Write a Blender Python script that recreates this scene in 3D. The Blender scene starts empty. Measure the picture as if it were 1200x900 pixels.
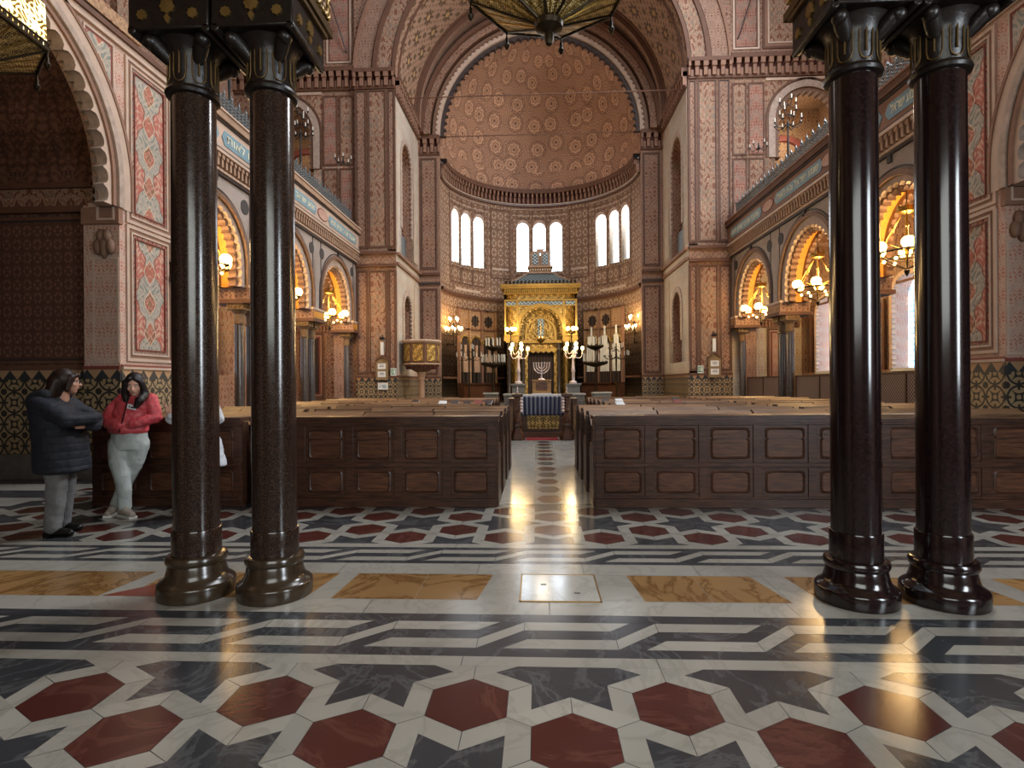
import bpy, math, random
from math import sin, cos, pi, sqrt, radians as R
from mathutils import Vector, Matrix
random.seed(7)
COL = bpy.context.scene.collection

# ---------------------------------------------------------------- materials
def lin(c):
    return tuple((x/12.92 if x <= .04045 else ((x+.055)/1.055)**2.4) for x in c)
def rgb(h):
    return lin((int(h[0:2],16)/255, int(h[2:4],16)/255, int(h[4:6],16)/255)) + (1,)

class S:
    """wraps a node socket so patterns can be written as plain arithmetic"""
    def __init__(s, nt, k): s.nt, s.k = nt, k
    def op(s, o, b=None, c=None):
        n = s.nt.nodes.new('ShaderNodeMath'); n.operation = o
        s.nt.links.new(s.k, n.inputs[0])
        for i, v in ((1, b), (2, c)):
            if v is None: continue
            if isinstance(v, S): s.nt.links.new(v.k, n.inputs[i])
            else: n.inputs[i].default_value = v
        return S(s.nt, n.outputs[0])
    def __add__(s, b): return s.op('ADD', b)
    def __radd__(s, b): return s.op('ADD', b)
    def __sub__(s, b): return s.op('SUBTRACT', b)
    def __mul__(s, b): return s.op('MULTIPLY', b)
    def __rmul__(s, b): return s.op('MULTIPLY', b)
    def __truediv__(s, b): return s.op('DIVIDE', b)
    def sin(s): return s.op('SINE')
    def cos(s): return s.op('COSINE')
    def abs(s): return s.op('ABSOLUTE')
    def frac(s): return s.op('FRACT')
    def floor(s): return s.op('FLOOR')
    def lt(s, b): return s.op('LESS_THAN', b)
    def gt(s, b): return s.op('GREATER_THAN', b)
    def pp(s, b): return s.op('PINGPONG', b)
    def sqrt(s): return s.op('SQRT')
    def mx(s, b): return s.op('MAXIMUM', b)
    def mn(s, b): return s.op('MINIMUM', b)

class Mat:
    def __init__(s, name, rough=.6, metal=0, spec=.4):
        s.m = bpy.data.materials.new(name); s.m.use_nodes = True
        s.nt = s.m.node_tree; s.b = s.nt.nodes['Principled BSDF']
        s.b.inputs['Roughness'].default_value = rough
        s.b.inputs['Metallic'].default_value = metal
        s.b.inputs['Specular IOR Level'].default_value = spec
    def uv(s):
        t = s.nt.nodes.new('ShaderNodeTexCoord'); x = s.nt.nodes.new('ShaderNodeSeparateXYZ')
        s.nt.links.new(t.outputs['UV'], x.inputs[0])
        return S(s.nt, x.outputs[0]), S(s.nt, x.outputs[1])
    def obj(s):
        return s.nt.nodes.new('ShaderNodeTexCoord').outputs['Object']
    def uvs(s):
        return s.nt.nodes.new('ShaderNodeTexCoord').outputs['UV']
    def noise(s, scale=5, detail=4, vec=None, stretch=None, dist=0, rough=.55):
        n = s.nt.nodes.new('ShaderNodeTexNoise'); n.inputs['Scale'].default_value = scale
        n.inputs['Detail'].default_value = detail; n.inputs['Distortion'].default_value = dist
        n.inputs['Roughness'].default_value = rough
        v = vec or s.obj()
        if stretch:
            mp = s.nt.nodes.new('ShaderNodeMapping'); mp.inputs['Scale'].default_value = stretch
            s.nt.links.new(v, mp.inputs[0]); v = mp.outputs[0]
        s.nt.links.new(v, n.inputs['Vector'])
        return S(s.nt, n.outputs['Fac'])
    def voro(s, scale, feature='F1', vec=None, out='Distance', rnd=1.0, dim='3D'):
        n = s.nt.nodes.new('ShaderNodeTexVoronoi'); n.feature = feature; n.voronoi_dimensions = dim
        n.inputs['Scale'].default_value = scale; n.inputs['Randomness'].default_value = rnd
        s.nt.links.new(vec or s.obj(), n.inputs['Vector'])
        return n.outputs[out]
    def ramp(s, f, stops, const=False):
        n = s.nt.nodes.new('ShaderNodeValToRGB'); e = n.color_ramp.elements
        n.color_ramp.interpolation = 'CONSTANT' if const else 'LINEAR'
        while len(e) < len(stops): e.new(.5)
        for el, (p, c) in zip(e, stops):
            el.position = p; el.color = rgb(c) if isinstance(c, str) else c
        s.nt.links.new(f.k if isinstance(f, S) else f, n.inputs[0])
        return n.outputs[0]
    def mix(s, f, a, b, mode='MIX'):
        n = s.nt.nodes.new('ShaderNodeMix'); n.data_type = 'RGBA'; n.blend_type = mode
        for v, i in ((f, 0), (a, 6), (b, 7)):
            if isinstance(v, S): v = v.k
            if isinstance(v, str): n.inputs[i].default_value = rgb(v)
            elif isinstance(v, (float, int)): n.inputs[i].default_value = v
            else: s.nt.links.new(v, n.inputs[i])
        return n.outputs[2]
    def color(s, c):
        if isinstance(c, str): s.b.inputs['Base Color'].default_value = rgb(c)
        else: s.nt.links.new(c, s.b.inputs['Base Color'])
        return s
    def grime(s, c, amt=.35, scale=1.3):
        g = s.ramp(s.noise(scale, 5), [(.3, (1-amt,)*3+(1,)), (.7, (1, 1, 1, 1))])
        return s.mix(1.0, c, g, 'MULTIPLY')
    def rough(s, f, a, b):
        n = s.nt.nodes.new('ShaderNodeMapRange'); n.inputs[3].default_value = a; n.inputs[4].default_value = b
        s.nt.links.new(f.k, n.inputs[0]); s.nt.links.new(n.outputs[0], s.b.inputs['Roughness'])
    def bump(s, f, strength=.3, dist=.02):
        n = s.nt.nodes.new('ShaderNodeBump'); n.inputs['Strength'].default_value = strength
        n.inputs['Distance'].default_value = dist
        s.nt.links.new(f.k, n.inputs['Height']); s.nt.links.new(n.outputs[0], s.b.inputs['Normal'])
    def emit(s, c, st):
        if isinstance(c, str): s.b.inputs['Emission Color'].default_value = rgb(c)
        else: s.nt.links.new(c, s.b.inputs['Emission Color'])
        s.b.inputs['Emission Strength'].default_value = st
        return s

def arabesque(name, p, q, base, red, line, teal, rough=.7, grime=.3, warp=2.2, bump=.35):
    m = Mat(name, rough); u, v = m.uv()
    uu = u.pp(p); k = 2*pi/p; l = 2*pi/q
    s1 = (uu*k + (v*l).sin()*warp).sin()
    s2 = (v*(l*1.5) + (uu*(k*1.3)).sin()*2.0).sin()
    s3 = (uu*(k*3.1) + s2*3.0).sin()*.35
    val = (s1*s2 + s3 + 1.35)*(1/2.7)
    c = m.ramp(val, [(0, red), (.30, red), (.33, line), (.39, line), (.42, base), (.58, base), (.61, line), (.66, line), (.69, teal), (1, teal)])
    m.color(m.grime(c, grime)); m.bump(val, bump, .02)
    return m.m

def diaper(name, p, base, fig, line, rough=.7, grime=.3):
    m = Mat(name, rough); u, v = m.uv()
    a = (u*(pi/p)).sin().abs(); b = ((v*(pi/(p*1.25)))).sin().abs()
    h = ((u*(5*pi/p)).sin()*(v*(4*pi/p)).sin())*.22
    val = a*b + h
    row = ((u*(pi/p)).sin()*(v*(pi/(p*1.25))).sin())
    c = m.ramp(val, [(0, base), (.34, base), (.37, line), (.42, fig), (.7, fig), (.74, line), (.8, base), (1, base)])
    m.color(m.grime(c, grime)); m.bump(val, .25, .02)
    return m.m

def plain(name, c, rough=.6, metal=0, var=.2, scale=4, bump=0, spec=.4):
    m = Mat(name, rough, metal, spec)
    r = tuple(x*(1-var) for x in rgb(c)[:3])+(1,)
    n = m.noise(scale, 5)
    m.color(m.ramp(n, [(.3, r), (.7, rgb(c))]))
    if bump: m.bump(n, bump, .01)
    return m.m

def marble(name, c, vein, rough=.14, scale=2.5, amt=.5, spec=.5, var=.18):
    m = Mat(name, rough, 0, spec)
    n = m.noise(scale, 8, dist=1.6, rough=.62)
    v = (n-.5).abs()
    veins = m.ramp(v, [(0, (amt,)*3+(1,)), (.035, (0, 0, 0, 1))])
    tone = m.ramp(m.noise(scale*.45, 4), [(.3, tuple(x*(1-var) for x in rgb(c)[:3])+(1,)), (.7, rgb(c))])
    # slab by slab differences
    g = m.nt.nodes.new('ShaderNodeNewGeometry')
    isl = m.ramp(g.outputs['Random Per Island'], [(0, (.84, .84, .84, 1)), (1, (1.0, 1.0, 1.0, 1))])
    tone = m.mix(1.0, tone, isl, 'MULTIPLY')
    m.color(m.mix(veins, tone, vein))
    m.rough(m.noise(3.5, 4), rough*.75, rough*1.5)
    m.bump(m.noise(1.6, 2), .035, .03)
    return m.m

def wood(name, c1, c2, rough=.38, scale=1.0, axis=(3, 30, 30), spec=.4):
    m = Mat(name, rough, 0, spec)
    n = m.noise(1.5*scale, 7, stretch=axis, dist=.6)
    b = m.noise(1.1, 3)
    c = m.ramp(n, [(.3, c1), (.68, c2)])
    g = m.ramp(b, [(.3, (.68, .66, .64, 1)), (.7, (1, 1, 1, 1))])
    m.color(m.mix(1.0, c, g, 'MULTIPLY')); m.bump(n, .12, .01)
    m.rough(b, rough*.75, rough*1.3)
    return m.m

M = {}
def tint_by_object(m):
    nt = m.node_tree; b = nt.nodes['Principled BSDF']; src = b.inputs['Base Color'].links[0].from_socket
    oi = nt.nodes.new('ShaderNodeObjectInfo'); r = nt.nodes.new('ShaderNodeValToRGB'); r.color_ramp.elements[0].color = (.42, .38, .34, 1); r.color_ramp.elements[1].color = (1, 1, 1, 1)
    nt.links.new(oi.outputs['Random'], r.inputs[0]); x = nt.nodes.new('ShaderNodeMix'); x.data_type = 'RGBA'; x.blend_type = 'MULTIPLY'; x.inputs[0].default_value = 1
    nt.links.new(src, x.inputs[6]); nt.links.new(r.outputs[0], x.inputs[7]); nt.links.new(x.outputs[2], b.inputs['Base Color'])
def build_materials():
    m = Mat('painted_scroll_panel', .7); u, v = m.uv(); uu = u.abs()
    w = (v*(2*pi/1.02)).cos()*.115+.215; w = w + (v*(2*pi/.255)).cos()*.022
    inside = uu.lt(w); edge = (uu-w).abs().lt(.012); core = uu.lt((v*(2*pi/.51)+1.2).cos()*.07+.06); ce = (uu-((v*(2*pi/.51)+1.2).cos()*.07+.06)).abs().lt(.007)
    s1 = (uu*30.0+(v*17.0).sin()*2.6).sin(); s2 = (v*26.0+(uu*24.0).sin()*2.4).sin(); sc = s1*s2
    scroll = (sc-.12).abs().lt(.085); leafs = sc.gt(.45)
    g = m.mix(inside, 'b4695a', 'a69d90'); g = m.mix(leafs, g, m.mix(inside, 'c9a58d', '868a80')); g = m.mix(core, g, m.mix(leafs, 'b06a56', '8f6a50')); g = m.mix(scroll, g, 'cbb49c'); g = m.mix(edge, g, '8a5647'); g = m.mix(ce, g, 'd3c0a6')
    m.color(m.grime(g, .2)); m.bump(sc, .25, .02); M['panel_paint'] = m.m
    M['panel_field'] = arabesque('painted_pink_field', .13, .16, 'c39a88', 'ab7261', 'd2b5a0', 'b5a193', grime=.2)
    M['panel_small'] = arabesque('painted_strapwork', .17, .27, '9b5a48', '6d342a', 'c2a088', '74776f', grime=.25)
    M['frame_light'] = plain('pale_painted_moulding', 'c4ab98', .6, var=.2)
    M['frame_red'] = plain('dull_red_painted_moulding', '7e4338', .6, var=.2)
    M['frame_dark'] = plain('dark_painted_line', '3d3230', .6)
    M['frame_rose'] = plain('brown_rose_plaster_moulding', '8e6a56', .65, var=.25)
    M['frame_brown'] = plain('brown_painted_moulding', '684736', .65, var=.25)
    M['rose'] = arabesque('brown_rose_painted_plaster', .34, .50, '8a6450', '6c4636', 'b3917a', '7d6656', grime=.25)
    M['rose_fine'] = arabesque('fine_brown_rose_painted_plaster', .22, .28, '8f6b58', '6c483a', 'b5967e', '84695c', grime=.22)
    M['pier'] = arabesque('painted_pier_panel', .46, .8, '8f6b56', '784c3a', 'b0957c', '85705f', grime=.25)
    M['arm_pale'] = arabesque('pale_painted_plaster', .2, .28, 'c4b4a2', 'a88d7c', 'd4c8b6', 'b0aea4', grime=.2)
    M['arcade'] = arabesque('grey_painted_arcade_field', .1, .13, 'a99a90', '8f7a72', 'c0b4a8', '94908c', grime=.2)
    M['scallop'] = plain('carved_scalloped_stone', 'b7a293', .6, var=.35, scale=9, bump=.4)
    M['scallop_dark'] = plain('carved_brown_stone', '82634f', .6, var=.4, scale=11, bump=.4)  # darker, browner carved stone
    M['orange'] = arabesque('orange_lamplit_soffit', .1, .12, 'd08a2c', 'a3641c', 'e0a848', 'c07a26', rough=.5, grime=.1)  # chandelier light on the soffits is put into this orange
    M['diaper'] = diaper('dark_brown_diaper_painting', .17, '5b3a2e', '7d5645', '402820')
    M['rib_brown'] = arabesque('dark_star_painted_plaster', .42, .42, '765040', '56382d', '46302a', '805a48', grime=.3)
    M['corbel_red'] = plain('dark_red_corbel_recess', '4e211b', .7)
    M['stone_tan'] = plain('tan_painted_cornice', 'a98a72', .6, var=.25)
    M['stone_grey'] = plain('worn_grey_stone_skirting', '6d6660', .5, var=.35, scale=7, bump=.2)
    M['disc'] = plain('dark_grey_marble_disc', '454240', .7)
    # wainscot: triangles over interlaced circles
    m = Mat('inlaid_wainscot', .45); u, v = m.uv()
    p = .345
    fx = (u/p).frac()-.5; fy = (v/p).frac()-.5
    ax = fx.abs(); ay = fy.abs()
    dc = (fx*fx+fy*fy).sqrt()
    ring = (dc-.46).abs().lt(.045)
    # four dark leaves on the diagonals inside every ring leave a pale four pointed star
    q = ((ax-.5)*(ax-.5)+ay*ay).sqrt().mn((ax*ax+(ay-.5)*(ay-.5)).sqrt())
    leaf = dc.lt(.40)*q.gt(.335)*dc.gt(.10)
    lens = dc.gt(.50)*((ax-.5)*(ax-.5)+(ay-.5)*(ay-.5)).sqrt().lt(.15)
    bar = ax.lt(.05).mx(ay.lt(.05))*dc.gt(.3)
    dark = ring.mx(leaf).mx(lens).mx(bar)
    tri = ((u/.24).frac()-.5).abs()*2 
    h = (v-1.57)*(1/.15)
    tdark = (tri + h).lt(1.0)*h.gt(0.0)
    band = h.gt(0.0)
    base = m.mix(dark, 'a38b68', '37332f'); tr = m.mix(tdark, 'b5906c', '383a3c')
    c = m.mix(band, base, tr)
    m.color(m.grime(c, .3)); M['wainscot'] = m.m
    # half dome rosettes
    m = Mat('rosette_painted_half_dome', .7); uvv = m.uvs()
    n = m.nt.nodes.new('ShaderNodeTexVoronoi'); n.voronoi_dimensions = '2D'; n.inputs['Scale'].default_value = 1.0; n.inputs['Randomness'].default_value = .42
    m.nt.links.new(uvv, n.inputs['Vector']); v1 = S(m.nt, n.outputs['Distance'])
    pv = m.nt.nodes.new('ShaderNodeSeparateXYZ'); m.nt.links.new(n.outputs['Position'], pv.inputs[0]); uu_, vv_ = m.uv()
    an = (vv_-S(m.nt, pv.outputs[1])).op('ARCTAN2', uu_-S(m.nt, pv.outputs[0])); lob = (an*8.0).cos()
    body = v1.lt(lob*.025+.33); line = (v1-lob*.025-.33).abs().lt(.02).mx((v1-.41).abs().lt(.016))
    inner = (v1-lob*.03-.17).abs().lt(.018); core = v1.lt(lob*.02+.07)
    e1 = S(m.nt, m.voro(4.2, 'F1', uvv, rnd=.7, dim='2D')); curl = ((e1-.27).abs().lt(.05))*v1.gt(.43)
    c = m.mix(body, m.ramp(e1, [(.1, 'bf957a'), (.5, 'a87f64')]), m.ramp(e1, [(.1, 'cfa588'), (.5, 'c09474')])); c = m.mix(line.mx(inner).mx(core).mx(curl), c, '7a5644')
    m.color(m.grime(c, .22)); M['dome'] = m.m
    # vault stars
    m = Mat('starred_painted_vault', .7); u, v = m.uv()
    fx = (u/.9).frac()-.5; fy = (v/.9).frac()-.5
    r = (fx*fx+fy*fy).sqrt(); ang = fy.op('ARCTAN2', fx)
    star = r.lt((ang*8.0).cos()*.08+.27); star2 = r.lt((ang*8.0).cos()*.03+.12)
    r2 = ((fx.abs()-.5)*(fx.abs()-.5)+(fy.abs()-.5)*(fy.abs()-.5)).sqrt()
    sm = r2.lt((ang*4.0).cos()*.05+.17)
    w = ((u*21.0).sin()*(v*21.0).sin()).gt(.35)
    c = m.mix(w, 'a0806a', '84654f'); c = m.mix(star, c, '5b4737'); c = m.mix(star2, c, 'b08c60'); c = m.mix(sm, c, '6b5540')
    m.color(m.grime(c, .2)); M['vault'] = m.m
    M['apse'] = diaper('apse_diaper_painting', .36, '876650', 'b59c84', '654838')
    # marble floor
    M['fl_white'] = marble('worn_white_marble', 'a3a096', '77746b', .17, 1.7, .4, var=.25)
    M['fl_dark'] = marble('dark_slate_marble', '3c3f43', '7f8282', .17, 1.7, .22, var=.4)
    M['fl_red'] = marble('dark_red_marble', '512823', '8a5f50', .17, 1.2, .16, var=.35)
    M['fl_yellow'] = marble('yellow_veined_marble', 'a88152', '5c3c1a', .17, 1.1, .8, var=.5)
    M['fl_grey'] = marble('pale_grey_marble', 'b4b3aa', '85847e', .12, 1.3, .4, var=.25)
    M['fl_joint'] = plain('dark_joint', '2e2b28', .5)
    M['red_patch'] = marble('painted_red_light_patch', '7d3a28', '5d2416', .17, 2.2, .35)
    # foreground columns
    m = Mat('polished_brown_granite', .16, 0, .6)
    n = m.noise(90, 3); c = m.ramp(n, [(.40, '1d1512'), (.62, '38281f'), (.8, '4d3b2e')]); m.color(c)
    m.rough(m.noise(20, 3), .12, .24); M['granite'] = m.m
    m = Mat('polished_near_black_stone', .15, 0, .6)
    n = m.noise(60, 3); m.color(m.ramp(n, [(.4, '120c0b'), (.7, '28191a')])); M['black_stone'] = m.m
    M['bronze_stone'] = plain('olive_brown_polished_stone', '3e3225', .2, 0, .4, 14, spec=.6)
    M['cap_dark'] = plain('blackened_carved_capital', '1d1612', .35, 0, .4, 20, bump=.4)
    M['gilt'] = plain('worn_gilding', 'a5884e', .35, .8, .4, 15)
    M['gilt_dull'] = plain('dull_gilt_line', '6e5632', .45, .6, .4, 15)
    m = Mat('ornate_gold_relief', .4, .55); u, v = m.uv()
    w = ((u*62.0+(v*44.0).sin()*2.0).sin()*(v*58.0+(u*39.0).sin()*2.0).sin())
    m.color(m.ramp(w*.5+.5, [(.3, '5e471f'), (.5, '9a7a3c'), (.7, 'c2a05a')])); m.bump(w, .4, .02); M['gold_relief'] = m.m
    M['gold'] = plain('bright_gold', 'b8944c', .38, .6, .25, 8)
    M['brass'] = plain('aged_brass', 'a8843e', .3, .9, .3, 20)
    M['brass_dark'] = plain('dark_bronze_metal', '3a3020', .4, .7, .35, 14)
    m = Mat('pierced_brass_panel', .4, .2); u, v = m.uv()
    w = ((u*150.0+(v*110.0).sin()*2.0).sin()*(v*140.0+(u*100.0).sin()*2.0).sin())
    m.color(m.ramp(w*.5+.5, [(.35, '5c4828'), (.5, 'b8955a'), (.65, 'ecd490')])); m.bump(w, .6, .01); M['brass_pierced'] = m.m
    m = Mat('backlit_pierced_lamp_glass', .35); u, v = m.uv(); w = ((u*70.0+(v*50.0).sin()*2.0).sin()*(v*66.0+(u*48.0).sin()*2.0).sin()); c = m.ramp(w*.5+.5, [(.3, '4a3410'), (.45, 'ffd070'), (.7, 'fff0c0')]); m.color(c).emit(c, 2.6); M['lamp_pierced'] = m.m
    M['iron'] = plain('black_wrought_iron', '2b2c2e', .5, .5, .3, 20)
    M['iron_grey'] = plain('grey_wrought_iron', '7a8286', .5, .5, .3, 20)
    M['silver'] = plain('polished_silver', 'd6c6c4', .35, .35, .2, 20)
    M['aisle_column'] = plain('polished_grey_column_stone', '4c4440', .18, 0, .35, 18, spec=.7)
    M['aisle_cap'] = plain('gilded_grey_capital', '8a6f52', .45, .2, .5, 22, bump=.5)
    M['wood'] = wood('dark_stained_walnut', '2c1b14', '5e3d2c', .4)
    M['wood_mid'] = wood('brown_walnut_panel', '38231a', '744b33', .38)
    M['wood_worn_sunlit'] = wood('worn_sunlit_bookrest_wood', '6d4a30', 'a98660', .42)  # lighter tan carries both wear and sunlight on the bookrests
    tint_by_object(M['wood_worn_sunlit'])
    M['wood_light'] = wood('varnished_light_wood', '7a5530', 'b3884f', .4)
    M['carpet'] = plain('red_carpet_wool', '8e2a2c', .95, 0, .25, 60, bump=.3)
    M['white'] = plain('white_ceramic', 'd8d6d0', .3)
    M['paper'] = plain('white_paper', 'dcdfe0', .6)
    M['wax'] = plain('white_candle_wax', 'd9d5c8', .5)
    M['green'] = plain('green_sign_enamel', '1f8a4a', .4)
    M['ochre_board'] = plain('ochre_painted_board', '8a7350', .5)
    M['marble_low'] = marble('grey_green_marble', '6f6b62', '4c4a44', .25, 2.2, .4)
    M['gallery_inner'] = arabesque('tan_gallery_plaster', .3, .4, 'a37e5c', '84583c', 'b99874', '97765a', grime=.2)
    M['text_blue'] = plain('pale_blue_text_ground', '7d99a4', .5, 0, .15)
    M['cream_letter'] = plain('cream_lettering', 'e6e2c8', .5)
    M['slate_roof'] = None
    m = Mat('scaled_metal_roof', .4, .5); u, v = m.uv()
    w = ((u*36.0).sin()*(v*44.0).sin()); m.color(m.ramp(w*.5+.5, [(.3, '4d5658'), (.6, '8a9698')])); m.bump(w, .5, .02); M['slate_roof'] = m.m
    m = Mat('blue_striped_cloth', .8); u, v = m.uv()
    st = (u*(2*pi/.115)).sin(); c = m.ramp(st*.5+.5, [(0, '1c2540'), (.55, '1f2a4a'), (.6, '8c8f98'), (.68, '4a4d5c'), (.8, '6e6f7a'), (1, '3c4056')], True)
    m.color(c); M['stripe_cloth'] = m.m
    M['white_cloth'] = plain('white_table_cloth', 'c9cccb', .85)
    m = Mat('gold_embroidery', .6, .2); u, v = m.uv()
    w = (((u.pp(.28))*30.0+(v*38.0).sin()*2.4).sin()*(v*44.0+(u.pp(.28)*30.0).sin()*2.0).sin())
    m.color(m.ramp(w*.5+.5, [(.4, '5d4c28'), (.5, 'b8a060'), (.8, 'cdb877')])); M['embroidery'] = m.m
    m = Mat('dark_curtain_velvet', .9); u, v = m.uv(); m.color(m.ramp((u*46.0).sin()*.5+.5, [(.2, '1e1612'), (.8, '3e2e26')])); M['curtain'] = m.m
    m = Mat('woven_lattice_screen', .5); u, v = m.uv()
    a = ((u+v)*(pi/.075)).sin().abs(); b = ((u-v)*(pi/.075)).sin().abs()
    m.color(m.mix((a*b).gt(.42), '8a746c', '33241f')); m.bump(a*b, .4, .01); M['lattice'] = m.m
    # lit glass
    M['globe'] = Mat('lit_opal_globe', .4).color('fff0c8').emit('ffc871', 12).m
    M['bulb'] = Mat('lit_candle_bulb', .4).color('fff0c8').emit('ffcc78', 40).m
    M['lamp_inner'] = Mat('glowing_lamp_glass', .4).color('fff0c8').emit('ffc25c', 14).m
    m = Mat('bright_stained_glass', .3); u, v = m.uv()
    lead = ((u/.13).frac()-.5).abs().gt(.44).mx(((v/.17).frac()-.5).abs().gt(.46))
    c = m.mix(lead, 'eaf4ff', '6f7f92'); m.color(c).emit(c, 7.0); M['glass_apse'] = m.m
    m = Mat('blue_edged_stained_glass', .3); u, v = m.uv()
    lead = ((u/.11).frac()-.5).abs().gt(.42).mx(((v/.14).frac()-.5).abs().gt(.44))
    n = m.noise(3, 2); c = m.mix(lead, m.ramp(n, [(.4, '8fc2f2'), (.55, 'e8f4ff')]), '33475e'); m.color(c).emit(c, 3.6); M['glass_aisle'] = m.m
    # people
    M['skin'] = plain('skin', 'cc9c86', .5, 0, .08)
    M['hair'] = plain('dark_brown_hair', '1c1311', .45, 0, .4, 60, bump=.3)
    M['hair_brown'] = plain('brown_hair', '2d1d17', .45, 0, .4, 60, bump=.3)
    m = Mat('navy_quilted_nylon', .7); o = m.nt.nodes.new('ShaderNodeSeparateXYZ'); m.nt.links.new(m.obj(), o.inputs[0])
    z = S(m.nt, o.outputs[2]); q = (z*(pi/.075)).sin().abs(); m.color('171b26'); m.bump(q.sqrt()+m.noise(14,4)*1.2, .45, .012); M['navy'] = m.m
    M['fur'] = plain('dark_fur_trim', '23262c', .9, 0, .5, 80, bump=.9)
    m = Mat('red_quilted_jacket', .42); n = m.noise(11, 4); m.color(m.ramp(n, [(.3, 'ad3a40'), (.7, 'c9545a')])); m.bump(n, .55, .03); M['redjacket'] = m.m
    M['jeans'] = plain('pale_grey_denim', 'a9b0ad', .85, 0, .3, 7, bump=1)
    M['jeans_dark'] = plain('grey_denim', '7a7c7e', .85, 0, .4, 8, bump=1)
    M['shoe_black'] = plain('black_leather', '111011', .3)
    M['shoe_white'] = plain('beige_trainer', '9c9184', .6)
    M['white_coat'] = plain('white_coat_cloth', 'c8cbd0', .8, 0, .15, 8, bump=.3)

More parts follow.
